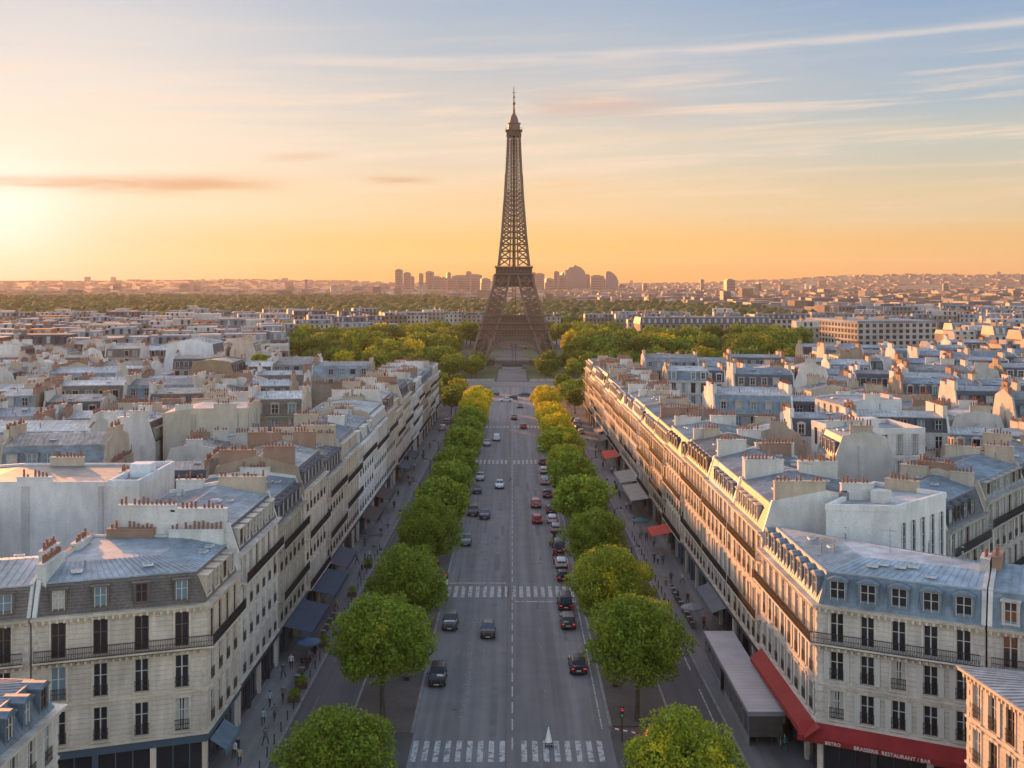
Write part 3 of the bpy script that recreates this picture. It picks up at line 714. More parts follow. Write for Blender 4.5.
# ------------------------------------------------------------------ corner buildings, measured one by one
def la_style(s, fi, ui):
    if fi == 99: return ['curtain', 'blue', 'brown', 'blue', 'blue', 'dark'][ui % 6]
    if fi == 2: return 'brown'
    return ['dark', 'dark', 'blue', 'dark', 'curtain'][(ui * 3 + fi * 2) % 5]
LA = [(-26.4, 102), (-26.25, 113.5), (-40.5, 113.5), (-39.6, 97.3)]
r_, sd_, pt_ = building(LA, 'fppf', 'cream stone corner building with blue zinc roof above dark shopfront, left of avenue', 0, 15.0, 3.9, 3, 2.6, wall='cream', rcol='light blue zinc', mcol='brown', bay=3.0,
    balc=(2,), seed=1, styles_fixed=la_style, topinset=4.0, rise=.75, mod=True, chim=2, shop='shop_blue', party_col=(.62, .61, .58), awning=[(0, .8, 5.6, 3.0, 1.5, .9, (.10, .15, .19))])
LA2 = [(-52.6, 92.6), (-39.75, 97.25), (-40.6, 110), (-55, 106)]
building(LA2, 'fprp', 'cream stone house with pale zinc roof beside the left corner building', 0, 15.0, 3.9, 3, 2.6, wall='cream', rcol='pale zinc', mcol='brown', bay=3.0, balc=(2,), seed=2,
         styles_fixed=la_style, topinset=5.0, rise=1.2, mod=True, chim=1, party_col=(.6, .58, .55))
LN = [(-31.2, 56), (-30.8, 80), (-45, 81), (-45, 56)]
building(LN, 'ffrr', 'pale house with blue zinc mansard filling the bottom left corner', 0, 14.0, 3.8, 3, 2.2, wall='pale', rcol='zinc', mcol='blue zinc', bay=2.6, balc=(), seed=3, topinset=4.5, rise=.9, chim=1)
RA = [(26.0, 123), (26.3, 101.7), (38.2, 95.2), (43.35, 105.6)]
def ra_style(s, fi, ui):
    if s['d'][1] != 0 and fi != 99 and s is not None:
        return 'shut' if (ui + fi) % 5 else 'curtain'
    return 'dark'
r_ra, sd_ra, pt_ra = building(RA, 'ffpr', 'cream stone corner building with blue zinc mansard above long red awning, right of avenue', 0, 15.0, 5.0, 3, 2.7, wall='pale', rcol='light blue zinc', mcol='blue zinc', bay=2.55,
    balc=(2,), seed=4, topinset=3.6, rise=.8, mod=True, chim=1, styles_fixed=lambda s, fi, ui: 'dark' if fi == 99 or fi == 2 else ('shut' if (ui * 2 + fi) % 5 else 'curtain'), party_col=(.58, .56, .53),
    awning=[(0, 1.0, sd_[0]['l'] * 0 + 21.3 + 1.35, 5.0, 1.35, .9, (.27, .018, .018)), (1, -1.35, 13.4, 5.0, 1.35, .9, (.27, .018, .018))])
RB = [(38.3, 95.05), (50.5, 88.4), (56, 99), (43.5, 105.5)]
building(RB, 'fprp', 'pale stone house with blue zinc mansard next to the red awning corner building', 0, 15.0, 5.0, 3, 2.7, wall='pale', rcol='light blue zinc', mcol='blue zinc', bay=2.6, balc=(2,), seed=5, topinset=4.6, rise=1.3, mod=True, chim=1)
RN = [(33.6, 87.2), (35.3, 70), (48, 66), (47.5, 83.6)]
building(RN, 'frrf', 'peach lit stone house with low zinc roof in the bottom right corner', 0, 14.2, 4, 3, 0, roof='low', wall='cream', rcol='light blue zinc', bay=2.5, balc=(), seed=6, topinset=4.8, rise=1.1, mod=True)
WM = [(31.5, 118.4), (38.4, 117.6), (46.0, 125.1), (40.5, 132)]
# white modern office with tall slit windows
def slit_office():
    root = thing('office_building', 'smooth white block with tall narrow slit windows behind the red awning building', 'building', (WM[1][0], WM[1][1], 0), atan2(WM[2][1] - WM[1][1], WM[2][0] - WM[1][0]))
    cx, cy_ = WM[1]; rz = root.rotation_euler[2]; ca, sa = cos(-rz), sin(-rz)
    L = [((x - cx) * ca - (y - cy_) * sa, (x - cx) * sa + (y - cy_) * ca) for x, y in WM]
    m = MB(); m.prism(L, 0, 20, 'plaster'); link('wall', m.mesh('wall'), root, color=(.68, .67, .65))
    m = MB(); ro = ring_off(L, [.06] * 4); ri = ring_off(L, [-.35] * 4)
    for i in range(4): j = (i + 1) % 4; m.hex8([ro[i] + (19.9,), ro[j] + (19.9,), ri[j] + (19.9,), ri[i] + (19.9,), ro[i] + (20.5,), ro[j] + (20.5,), ri[j] + (20.5,), ri[i] + (20.5,)], 'plaster')
    link('parapet', m.mesh('parapet'), root, color=(.7, .69, .67))
    m = MB(); m.prism(ring_off(L, [-.35] * 4), 20.004, 20.05, 'zinc_plain'); link('roof', m.mesh('roof'), root, color=ROOFS['pale zinc'])
    l = L[2][0]
    for k in range(5):
        u = 1.2 + k * (l - 2.4) / 4
        for z0, z1 in ((5, 10.6), (11.4, 18.6)):
            m = MB(); m.box(u - .42, u - .30, -.16, .02, z0, z1, 'plaster'); m.box(u + .30, u + .42, -.16, .02, z0, z1, 'plaster')
            m.face([(u - .3, -.01, z0), (u + .3, -.01, z0), (u + .3, -.01, z1), (u - .3, -.01, z1)], 'glass_dark')
            for zz in np.arange(z0 + 1.2, z1 - .3, 1.4): m.box(u - .3, u + .3, -.05, -.012, zz, zz + .12, 'grey_metal')
            link('window', m.mesh('window'), root, color=(.6, .6, .58))
    m = MB(); m.box(2, 3.6, 2.5, 4, 20.06, 21.3, 'plaster'); link('roof_hut', m.mesh('roof_hut'), root, color=(.6, .6, .58))
    for k in range(3): m = MB(); m.box(0, 1.1, 0, .9, 0, .8, 'grey_metal'); m.cyl(.55, .45, .8, .95, .35, .35, 8, 'dark_panel'); link('air_unit', m.mesh('air_unit'), root, (.8 + k * 1.8, 6.2, 20.06))
slit_office()
d_ = (64 - 46.3, 148 - 125.4); ll = hypot(*d_); d_ = (d_[0] / ll, d_[1] / ll); nn_ = (-d_[1], d_[0])
def along(t, w): return (46.3 + d_[0] * t + nn_[0] * w, 125.4 + d_[1] * t + nn_[1] * w)
building([along(0, 0), along(13.5, 0), along(13.5, 11), along(0, 11)], 'fprp', 'grey stone house with slate mansard on side street beside the slit window office', 1, 16.2, 4.4, 4, 2.8, wall='grey', rcol='blue zinc', mcol='slate', balc=(3,), seed=21)
building([along(13.6, 0), along(30, 0), along(30, 11), along(13.6, 11)], 'fprp', 'grey stone house with blue zinc roof and long balcony, second beyond slit window office', 1, 17.4, 4.4, 4, 2.2, wall='grey', rcol='blue zinc', mcol='zinc', balc=(3, 1), seed=22)
building([along(30.1, 0), along(46, 0), along(46, 11), along(30.1, 11)], 'fprp', 'grey stone house with tall mansard, third beyond slit window office on side street', 1, 16.6, 4.4, 4, 2.8, wall='tan', rcol='zinc', mcol='slate', balc=(3,), seed=23)
FOOT += [LA, LA2, LN, RA, RB, RN, WM, [along(0, 0), along(46, 0), along(46, 11), along(0, 11)], [along(0, 0), along(0, -9), along(46, -9), along(46, 0)]]
WL = [(-63, 131), (-44.4, 131), (-44.4, 144), (-63, 144)]
building(WL, 'pppr', 'large windowless white rendered wall block behind the left corner building', 2, 20.0, 4, 4, 0, roof='low', wall='white', rcol='dull zinc', seed=31, party_col=(.68, .66, .66), chim=1, low_floors=False, topinset=4, rise=.3)
WL2 = [(-44.3, 129.4), (-40.9, 129.4), (-40.9, 143), (-44.3, 143)]
building(WL2, 'pppr', 'narrow bluish white stair block at the edge of the large blank wall', 2, 20.6, 4, 4, 0, roof='flat', wall='white', rcol='pale zinc', seed=32, party_col=(.62, .66, .70), low_floors=False)
FOOT += [WL, WL2]

# ------------------------------------------------------------------ the two long rows along the avenue
def avenue_row(sd, D0, seed):
    R = random.Random(seed); D = D0; k = 1; nm = 'left' if sd < 0 else 'right'
    while D < 366:
        w = R.uniform(14.5, 19.5)
        if D + w > 352: w = 371 - D
        a, b = D + .04, D + w - .04; dep = R.uniform(11.5, 13.5)
        fa, fb = fac(a, sd), fac(b, sd)
        if sd < 0: pts = [(fa, a), (fb, b), (fb - dep, b), (fa - dep, a)]
        else: pts = [(fb, b), (fa, a), (fa + dep, a), (fb + dep, b)]
        kinds = 'fprp'
        if b > 366: kinds = 'ffrp' if sd < 0 else 'fprf'
        nf = R.choice([4, 4, 3, 4]); zc = R.uniform(14.9, 16.9) - max(0, (D - 260) / 110) * 1.4
        if k == 1: zc = 16.6
        wl = R.choice(['cream', 'pale', 'cream', 'tan', 'white', 'buff'] if sd < 0 else ['cream', 'cream', 'buff', 'pale', 'cream']); rc = R.choice(['zinc', 'blue zinc', 'pale zinc', 'dull zinc', 'zinc'])
        mc = R.choice(['slate', 'slate', 'zinc', 'blue zinc', 'brown']); bl = R.choice([(nf - 1,), (nf - 1, 1), (nf - 1, 0), (nf - 1, 1), (nf - 2, 0)])
        aw = None
        lab = '%s house with %s mansard, %s after the corner building in %s avenue row' % (wl, mc, ordn(k), nm)
        if sd > 0:
            L_ = hypot(pts[1][0] - pts[0][0], pts[1][1] - pts[0][1])
            if k == 4: aw = [(0, 3, 9.5, 3.9, 3.6, .7, (.50, .05, .03))]
            if k in (6, 7): aw = [(0, 1.0, L_ - 1.5, 4.0, 3.6, .5, (.30, .27, .24))]
            if k == 9: aw = [(0, 2, L_ - 2, 3.9, 3.6, .7, (.52, .05, .03))]
            if k in (2, 11, 12): aw = [(0, 2, L_ - 3, 3.6, 1.8, .6, R.choice([(.10, .12, .14), (.3, .24, .2)]))]
        else:
            L_ = 16
            if k in (2, 3): aw = [(0, 2, L_ - 2.5, 3.9, 3.4, .7, (.03, .055, .095))]
            if k in (4, 6, 7, 9, 10): aw = [(0, 1.5, L_ - 4, 3.7, 2.6, .7, R.choice([(.035, .04, .06), (.06, .075, .10), (.06, .04, .035)]))]
        mh = R.uniform(2.4, 3.1); gold = D > 0
        building(pts, kinds, lab, 1, zc, 4.1, nf, mh, wall=wl, rcol=rc, mcol=mc, bay=R.uniform(2.35, 2.8), balc=bl, seed=seed * 100 + k, group='houses of the %s avenue row' % nm, shop=R.choice(['shop_dark', 'shop_blue', 'shop_wood', 'shop_dark']),
                 rise=R.uniform(.7, 1.3), awning=aw, chim=R.choice([1, 2, 2]), party_col=(.64, .62, .59) if k < 3 else None)
        FOOT.append(pts); D += w; k += 1
avenue_row(-1, 113.6, 5); avenue_row(1, 123.1, 8)
FOOT.append([(-27.5, 20), (27.5, 20), (24.5, 372), (-24.5, 372)])

# ------------------------------------------------------------------ landmark buildings in the roofscape
def block(x0, y0, x1, y1, dep, **kw):
    l = hypot(x1 - x0, y1 - y0); d = ((x1 - x0) / l, (y1 - y0) / l); n_ = (-d[1], d[0])
    pts = [(x0, y0), (x1, y1), (x1 + n_[0] * dep, y1 + n_[1] * dep), (x0 + n_[0] * dep, y0 + n_[1] * dep)]
    FOOT.append(pts); return building(pts, kw.pop('kinds', 'fprp'), kw.pop('label'), **kw)
block(-79, 168, -61, 170, 13, label='white block with one balcony and rows of dark windows near the left edge', tier=2, zc=18.5, nfl=4, mans_h=2.6, wall='white', rcol='pale zinc', mcol='zinc', balc=(3,), seed=41, low_floors=False)
block(-58, 196, -44, 197, 14, label='tan rendered gable block rising behind the white wall on the left', tier=2, zc=20.5, nfl=4, mans_h=0, roof='low', kinds='pppr', wall='tan', party_col=(.50, .44, .35), seed=42, low_floors=False, topinset=5, rise=.8)
block(-88, 322, -76, 322, 16, label='brown windowless gable hall in the left roofscape', tier=2, zc=17.5, nfl=4, mans_h=2.8, kinds='prpr', wall='tan', party_col=(.30, .215, .13), seed=43, low_floors=False, rise=.6, chim=0)
block(-108, 366, -92, 366, 14, label='tall white gable with glazed mansard beyond the brown hall on the left', tier=2, zc=17, nfl=4, mans_h=6, kinds='prpr', wall='white', party_col=(.66, .67, .69), seed=44, low_floors=False, rise=1.4, chim=0)
block(-74, 330, -52, 333, 13, label='long cream hall with dark slate roof beside the brown gable hall', tier=2, zc=15.5, nfl=4, mans_h=3.2, wall='cream', mcol='slate', rcol='pale zinc', seed=45, low_floors=False, chim=0)
block(62, 222, 74, 224, 12, label='white gable block in the middle of the right roofscape', tier=2, zc=19.5, nfl=4, mans_h=0, roof='low', kinds='pppr', wall='white', party_col=(.60, .61, .62), seed=46, low_floors=False, topinset=4, rise=.5)
block(50, 178, 63, 180, 12, label='flat roofed pale modern block with parapet in the right roofscape', tier=2, zc=20.0, nfl=4, roof='flat', kinds='frpr', wall='white', party_col=(.62, .62, .61), seed=47, low_floors=False)

# ------------------------------------------------------------------ the roofscape: blocks of houses behind the rows
LAST_D = 640.0
def inpark(x, d): return d > 376 and -.185 * d < x < .235 * d
GEN = []
def gen_side(sd, ang, seed):
    R = random.Random(seed); ca, sa = cos(ang), sin(ang); out = []
    ox, oy = (sd * 41.5, 96)
    v = -70.0; rown = 0
    while v < 470:
        bv = R.uniform(29, 36)
        for rr_ in (0, 1):        # near and far strip of the block
            rown += 1
            u = -60.0 + R.uniform(0, 10); cnt = 0
            while u < 330:
                gab = R.random() < .30; w = R.uniform(7.5, 11) if gab else R.uniform(10, 17)
                if cnt % 5 == 4: u += R.choice([1.2, 9]); 
                dep = R.uniform(9.5, 11)
                v0 = v if rr_ == 0 else v + bv - dep
                c = [(u, v0), (u + w, v0), (u + w, v0 + dep), (u, v0 + dep)]
                if rr_ == 1: c = [(u + w, v0 + dep), (u, v0 + dep), (u, v0), (u + w, v0)]
                out.append((c, 'prpr' if gab else 'fprp', rown, cnt)); u += w + .08; cnt += 1
        # wings across the courtyards
        u = -60.0 + R.uniform(0, 20)
        while u < 330:
            if R.random() < .62:
                w = R.uniform(8, 11); a0, a1 = v + 11.3, v + bv - 11.3
                if a1 - a0 > 6: out.append(([(u, a0), (u + w, a0), (u + w, a1), (u, a1)], 'prpr', rown, 50))
            u += R.uniform(17, 30)
        v += bv + R.uniform(6, 9)
    res = []
    for c, k_, rw, cn in out:
        pts = []
        for (u, v_) in c:
            X = ox + sd * (u * ca) ; Y = oy + v_ * 1.0 - u * sa
            if sd < 0: pass
            pts.append((X, Y))
        if sd < 0: pts = [pts[1], pts[0], pts[3], pts[2]]
        # straighten: shear kept the strips parallel to the side streets
        cx = sum(p[0] for p in pts) / 4; cyy = sum(p[1] for p in pts) / 4
        if cyy < 114 or cyy > LAST_D or abs(cx) > cyy * .49 + 8: continue
        if inpark(cx, cyy + 8): continue
        if abs(cx) < 30 or (cyy > 372 and abs(cx) < 40): continue
        if any(poly_overlap(pts, f) for f in FOOT): continue
        res.append((pts, k_, rw, cn, cx, cyy))
    return res
for sd, ang, seed in ((-1, radians(9), 51), (1, radians(13), 77)):
    L0 = gen_side(sd, ang, seed)
    GEN += [(sd,) + t for t in L0]
GEN.sort(key=lambda t: t[6])
GEN = GEN[:252]
rows_ = {}
for t in GEN: rows_.setdefault((t[0], t[3]), []).append(t)
rk = {}
for sd in (-1, 1):
    ks = sorted([k_ for k_ in rows_ if k_[0] == sd], key=lambda k_: k_[1])
    for i, k_ in enumerate(ks): rk[k_] = i + 1
gi = 0
for k_, lst in rows_.items():
    lst.sort(key=lambda t: abs(t[5]))
    for j, (sd, pts, kinds, rw, cn, cx, cyy) in enumerate(lst):
        gi += 1; R = random.Random(gi * 31 + 5); nm = 'left' if sd < 0 else 'right'
        wl = R.choice(['cream', 'pale', 'tan', 'tan', 'buff', 'buff'] if sd < 0 else ['grey', 'pale', 'white', 'cream', 'grey']); rc = R.choice(['zinc', 'blue zinc', 'pale zinc', 'dull zinc', 'zinc'] if sd > 0 else ['warm zinc', 'pale zinc', 'dull zinc', 'zinc', 'warm zinc'])
        mc = R.choice(['slate', 'slate', 'slate', 'zinc', 'blue zinc'] if sd > 0 else ['slate', 'brown', 'zinc', 'brown'])
        rf = R.choices(['mansard', 'low', 'flat'], [.82, .14, .04])[0]
        if kinds == 'prpr': rf = R.choice(['low', 'mansard', 'low'])
        zc = R.uniform(14.0, 18.2) if kinds != 'prpr' else R.uniform(12.5, 19.5)
        rd = {'mansard': '%s mansard' % mc, 'low': 'low %s roof' % rc, 'flat': 'flat roof'}[rf]
        lab = '%s house with %s, %s from avenue, %s street row, %s side' % (wl, rd, ordn(j + 1), ordn(rk[k_]), nm)
        if kinds == 'prpr' : lab = lab.replace('house', 'gabled house')
        tier = 1 if cyy < 150 else 2
        building([tuple(p) for p in pts], kinds, lab, tier, zc, 4.0, 4, R.uniform(2.4, 3.4) if rf == 'mansard' else 0, roof=rf, wall=wl, rcol=rc, mcol=mc, bay=R.uniform(2.4, 2.9), balc=(3,) if R.random() < .6 else (), seed=500 + gi,
                 low_floors=False, rise=R.uniform(.6, 1.3), winstyles=('dark', 'dark', 'curtain', 'blue', 'brown'), group='houses of the roofscape')
        FOOT.append([tuple(p) for p in pts])
print('BUILDINGS', COUNT, 'gen', len(GEN), 'last D', GEN[-1][6])
#@@PART2
# ------------------------------------------------------------------ trees
def leaf_mesh(name, blobs, nleaf, size, m, seed, dark=0):
    """many leaf-sized faces spread over the shells of overlapping clumps"""
    rg = np.random.default_rng(seed); B = np.array(blobs)
    w = B[:, 3] ** 2; idx = rg.choice(len(B), nleaf, p=w / w.sum())
    d = rg.normal(size=(nleaf, 3)); d /= np.linalg.norm(d, axis=1)[:, None]
    r = B[idx, 3] * np.clip(rg.normal(.93, .13, nleaf), .2, 1.18)
    c = B[idx, :3] + d * r[:, None] * np.array([1, 1, .82])
    nrm = d + rg.normal(scale=.75, size=(nleaf, 3)); nrm /= np.linalg.norm(nrm, axis=1)[:, None]
    t = np.cross(nrm, rg.normal(size=(nleaf, 3))); t /= np.linalg.norm(t, axis=1)[:, None]; b = np.cross(nrm, t)
    s = size * rg.uniform(.6, 1.25, nleaf)[:, None]
    V = np.stack([c - t * s * .5, c + b * s * .33, c + t * s * .5, c - b * s * .33], 1).reshape(-1, 3)
    me = bpy.data.meshes.new(name); me.vertices.add(len(V)); me.vertices.foreach_set('co', V.ravel())
    me.loops.add(nleaf * 4); me.loops.foreach_set('vertex_index', np.arange(nleaf * 4)); me.polygons.add(nleaf)
    me.polygons.foreach_set('loop_start', np.arange(nleaf) * 4); me.polygons.foreach_set('loop_total', np.full(nleaf, 4))
    me.materials.append(mat(m)); me.update(calc_edges=True); return me
def crown_blobs(rad, hgt, z0, n, seed, rs=.30):
    R = random.Random(seed); out = []
    for i in range(n):
        a = i * 2.399963 + R.uniform(-.4, .4); t = (i + .5) / n; zz = 1 - 1.75 * t
        rr = math.sqrt(max(0, 1 - zz * zz)) * R.uniform(.60, .95)
        k = R.uniform(.55, 1.45)
        out.append((cos(a) * rr * rad, sin(a) * rr * rad, z0 + hgt / 2 + zz * hgt * .5 * R.uniform(.72, .95), rad * rs * k))
    for i in range(max(2, n // 5)): out.append((R.uniform(-.3, .3) * rad, R.uniform(-.3, .3) * rad, z0 + hgt * R.uniform(.3, .7), rad * .42))
    return out
def trunk_mesh(rad, h, zc, seed, limbs=6):
    R = random.Random(seed); m = MB(); m.tube((0, 0, -.1), (.05, .05, h * .5), .30, .22, 8, 'bark'); m.tube((.05, .05, h * .5), (0, 0, h), .22, .15, 8, 'bark')
    for i in range(limbs):
        a = i * 2 * PI / limbs + R.uniform(-.3, .3); z = h * R.uniform(.65, 1); q = (cos(a) * rad * .35, sin(a) * rad * .35, z + R.uniform(1, 2)); m.tube((0, 0, z - .2), q, .12, .08, 5, 'bark')
        for j in (-1, 1): m.tube(q, (cos(a + j * .4) * rad * .7, sin(a + j * .4) * rad * .7, q[2] + R.uniform(.8, 2)), .075, .03, 4, 'bark')
    return m.mesh('trunk')
NEARCR = {}
def near_crown(k, m): return cached(('crown', k, m), lambda: leaf_mesh('crown', crown_blobs(4.9, 8.9, 3.0, 105, 20 + k, .17), 36000, .29, m, 5 + k))
def mid_crown(k, m): return cached(('mcrown', k, m), lambda: leaf_mesh('crown', crown_blobs(4.6, 8.0, 3.6, 55, 40 + k, .22), 9000, .55, m, 15 + k))
def park_crown(k, m): return cached(('pcrown', k, m), lambda: leaf_mesh('crown', crown_blobs(5.6, 9.0, 3.4, 20, 60 + k, .33), 1900, 1.15, m, 25 + k))
TR = [cached(('trunk', k), lambda k=k: trunk_mesh(4.6, 5.2, 7, 90 + k)) for k in range(3)]
def tree(x, d, label, group, crown, k, sc=1.0, col=(1, 1, 1), name='plane_tree', z=0.0, szz=1.0):
    R = random.Random(int(x * 31 + d * 17)); t = thing(name, label, 'tree', (x, d, z), R.uniform(0, 6.28), group)
    t.scale = (sc * R.uniform(.93, 1.08), sc * R.uniform(.93, 1.08), sc * szz * R.uniform(.95, 1.04)); link('trunk', TR[k % 3], t); link('crown', crown, t, color=col); return t
LT = [(-13.0, 87.5), (-12.7, 116), (-12.6, 139), (-11.9, 166), (-11.3, 190), (-11.0, 213), (-10.9, 236), (-10.8, 258), (-10.6, 280), (-10.6, 301), (-10.5, 322), (-10.4, 343), (-10.4, 362)]
RT = [(12.7, 87.5), (12.2, 115), (11.6, 138), (11.6, 165), (11.3, 190), (10.9, 213), (10.8, 236), (10.7, 258), (10.6, 280), (10.5, 301), (10.4, 322), (10.4, 343), (10.3, 362)]
for nm, lst in (('left', LT), ('right', RT)):
    for i, (x, d) in enumerate(lst):
        R = random.Random(i * 5 + (nm == 'left')); m = 'leaf_green'; kind = 'green'
        if nm == 'right' and i == 0: m, kind = 'leaf_mixed', 'green and yellow'
        if nm == 'right' and i == 2: m, kind = 'leaf_mixed', 'yellow tinted'
        if nm == 'right' and i in (6, 7): m, kind = 'leaf_mixed', 'yellow green'
        if nm == 'right' and i > 7: m, kind = 'leaf_gold', 'golden'
        if nm == 'left' and i > 9: m, kind = 'leaf_gold', 'golden'
        cr = near_crown((i + (nm == 'left') * 2) % 5, m) if i < 4 else mid_crown((i + (nm == 'left')) % 4, m)
        v = R.uniform(.88, 1.1)
        if i > 3: v *= 1.22
        sc = (1.0 if i < 5 else .93) * R.uniform(.96, 1.05)
        if i == 0: sc = .92
        tree(x, d, '%s leafed plane tree, %s from the camera in the %s avenue tree row' % (kind, ordn(i + 1), nm), 'trees lining the avenue, %s row' % nm, cr, i, sc, (v, v, v))
# low clipped trees on the boulevard at the end of the avenue, then the park round the tower
PARK = []
R = random.Random(4)
for sd in (-1, 1):
    for i in range(4):
        for j in range(4):
            PARK.append((sd * (20 + i * 8 + R.uniform(-1, 1)), 380 + j * 20 + R.uniform(-3, 3), .62, 'edge'))
    for j in range(5): [PARK.append((sd * (q_ + R.uniform(-1.5, 2)), 508 + j * 12, .66, 'park')) for q_ in (15.5, 25.5)] if j < 5 else None
tries = 0; pts = []
while len(pts) < 190 and tries < 20000:
    tries += 1; d = 508 + (R.random() ** .9) * 215; x = R.uniform(-.192 * d, .245 * d)
    if abs(x) < 13 or (abs(x) < 33 and d > 535) or (d > 660 and R.random() < .3 and abs(x) < 60): continue
    if any((x - a) ** 2 + (d - b) ** 2 < 9.0 ** 2 for a, b in pts): continue
    pts.append((x, d))
PARK += [(x, d, R.uniform(.95, 1.35) if d > 560 else R.uniform(.75, .95), 'park') for x, d in pts]
PARK += [(-66 + 5.6 * j_ + R.uniform(-2, 2), 740 + (j_ * 37 % 60) + R.uniform(-4, 4), R.uniform(1.0, 1.25), 'park') for j_ in range(24)] + [(sg_ * (30 + R.uniform(-1, 6)), 575 + 11 * j_, R.uniform(.65, .85), 'park') for j_ in range(6) for sg_ in (-1, 1)]
PARK.sort(key=lambda t: t[1])
cnt = {}
for i, (x, d, s, kd) in enumerate(PARK):
    R = random.Random(i + 900); m = R.choices(['leaf_green', 'leaf_mixed', 'leaf_gold'], [.72, .2, .08])[0]; v = R.uniform(.58, 1.05)
    sdn = 'left' if x < 0 else 'right'; bnd = int(d // 24); cnt[(sdn, bnd)] = cnt.get((sdn, bnd), 0) + 1
    cn = {'leaf_green': 'dark green', 'leaf_mixed': 'olive green', 'leaf_gold': 'yellow green'}[m]
    pl = 'on the boulevard' if kd == 'edge' else 'in park'
    dist = abs(int(round((d - 619) / 5)) * 5)
    tree(x, d, '%s tree %s, %d metres %s of axis, %d metres %s tower' % (cn, pl, round(abs(x)), sdn, abs(round(d - 619)), 'before' if d < 619 else 'behind'), 'park trees', park_crown(i % 4, m), i, s, (v, v, v * .9), name='park_tree')
for i, (x, y, z, s, lab) in enumerate([(260, 362, 14, .8, 'single round tree rising between roofs in the left distance'), (992, 552, 12, .45, 'roof garden tree above the side street on the right'), (60, 402, 13, .7, 'olive tree crown between roofs at the left edge'), (736, 378, 14, .6, 'bushy tree among the right roofs before the park')]):
    X, D, Z = P(x, y, z + 3); tree(X, D, lab, None, mid_crown(i % 3, 'leaf_mixed'), i, s, (.9, .9, .9), name='courtyard_tree', z=z - 4 if s < .9 else 0)

# ------------------------------------------------------------------ the iron tower
TD, TX = 619.0, 1.0
def ow(z):
    return float(np.interp(z, [0, 6, 12, 14, 24.3, 39.3, 46, 50.5, 65.5, 87.5, 109.6, 120, 122], [22.9, 20.7, 18.9, 18.2, 15.3, 10.7, 9.3, 7.9, 6.3, 4.6, 3.5, 3.1, 3.1]))
def iw(z): return float(np.interp(z, [0, 6, 12, 25, 39.3, 46], [15.3, 13.3, 11.5, 6.4, 3.4, 2.0]))
tower = thing('iron_lattice_tower', 'tall brown iron lattice tower with four curved legs standing over the park', 'tower', (TX, TD, 0))
T = 'tower_iron'
def face_lattice(m, A0, B0, A1, B1, w):
    m.beam(A0, B1, w, T); m.beam(B0, A1, w, T); m.beam(A1, B1, w * 1.1, T)
for sxx in (-1, 1):
    for syy in (-1, 1):
        m = MB(); zs = list(np.linspace(0, 46, 15)); prev = None
        for z in zs:
            o, i_ = ow(z), iw(z); c = [Vector((sxx * o, syy * o, z)), Vector((sxx * i_, syy * o, z)), Vector((sxx * i_, syy * i_, z)), Vector((sxx * o, syy * i_, z))]
            if prev:
                for k in range(4):
                    m.beam(prev[k], c[k], 1.15, T); face_lattice(m, prev[k], prev[(k + 1) % 4], c[k], c[(k + 1) % 4], .30 if z < 24 else .38)
                    md0, md1 = (prev[k] + prev[(k + 1) % 4]) / 2, (c[k] + c[(k + 1) % 4]) / 2; m.beam(md0, md1, .3, T)
            prev = c
        link('leg', m.mesh('leg'), tower)
        m = MB(); o, i_ = ow(0) + 1.4, iw(0) - 1.4; m.hex8([(sxx * i_, syy * i_, 0), (sxx * o, syy * i_, 0), (sxx * o, syy * o, 0), (sxx * i_, syy * o, 0)] + [(sxx * (i_ + .8), syy * (i_ + .8), 2.2), (sxx * (o - .6), syy * (i_ + .8), 2.2), (sxx * (o - .6), syy * (o - .6), 2.2), (sxx * (i_ + .8), syy * (o - .6), 2.2)], 'stone_trim')
        link('masonry_base', m.mesh('masonry_base'), tower, color=(.34, .30, .25))
def platform(name, z0, z1, half, inner, panels, fence=1.0):
    m = MB()
    for s in (-1, 1):
        for ax in (0, 1):
            def q(u, z, off=0): return (u, s * (half + off), z) if ax == 0 else (s * (half + off), u, z)
            for z, t in ((z0, .5), (z0 + (z1 - z0) * .45, .3), (z1, .6)): m.beam(q(-half, z), q(half, z), t, T)
            for k in range(panels):
                a, b = -half + 2 * half * k / panels, -half + 2 * half * (k + 1) / panels
                m.beam(q(a, z0), q(b, z0 + (z1 - z0) * .45), .22, T); m.beam(q(b, z0), q(a, z0 + (z1 - z0) * .45), .22, T); m.beam(q(a, z0), q(a, z1), .26, T)
                m.beam(q(a, z0 + (z1 - z0) * .45), q((a + b) / 2, z1), .26, T); m.beam(q(b, z0 + (z1 - z0) * .45), q((a + b) / 2, z1), .26, T)
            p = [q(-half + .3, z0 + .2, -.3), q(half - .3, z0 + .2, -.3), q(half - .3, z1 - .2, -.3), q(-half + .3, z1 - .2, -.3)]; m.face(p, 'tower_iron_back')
            m.beam(q(-half - .5, z1 + fence, .5), q(half + .5, z1 + fence, .5), .14, T)
            for k in range(panels * 2 + 1): a = -half + 2 * half * k / (panels * 2); m.beam(q(a, z1, .5), q(a, z1 + fence, .5), .09, T)
            p = [q(-half - .7, z1 - .2, .7), q(half + .7, z1 - .2, .7), q(half - inner, z1 - .2, -inner), q(-half + inner, z1 - .2, -inner)]
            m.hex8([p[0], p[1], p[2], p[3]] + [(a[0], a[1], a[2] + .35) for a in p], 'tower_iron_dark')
    return link(name, m.mesh(name), tower)
platform('platform', 13.8, 17.4, 17.7, 8.2, 22, .5)
platform('platform', 17.9, 20.6, 17.2, 7.6, 22, .9)
platform('gallery', 21.2, 24.2, 15.6, 6.0, 20, .6)
platform('platform', 39.6, 45.6, 9.9, 7.0, 9, .3)
platform('gallery', 46.2, 49.6, 9.3, 6.0, 10, .7)
platform('platform', 118.6, 121.2, 3.7, 3.2, 4, 1.1)
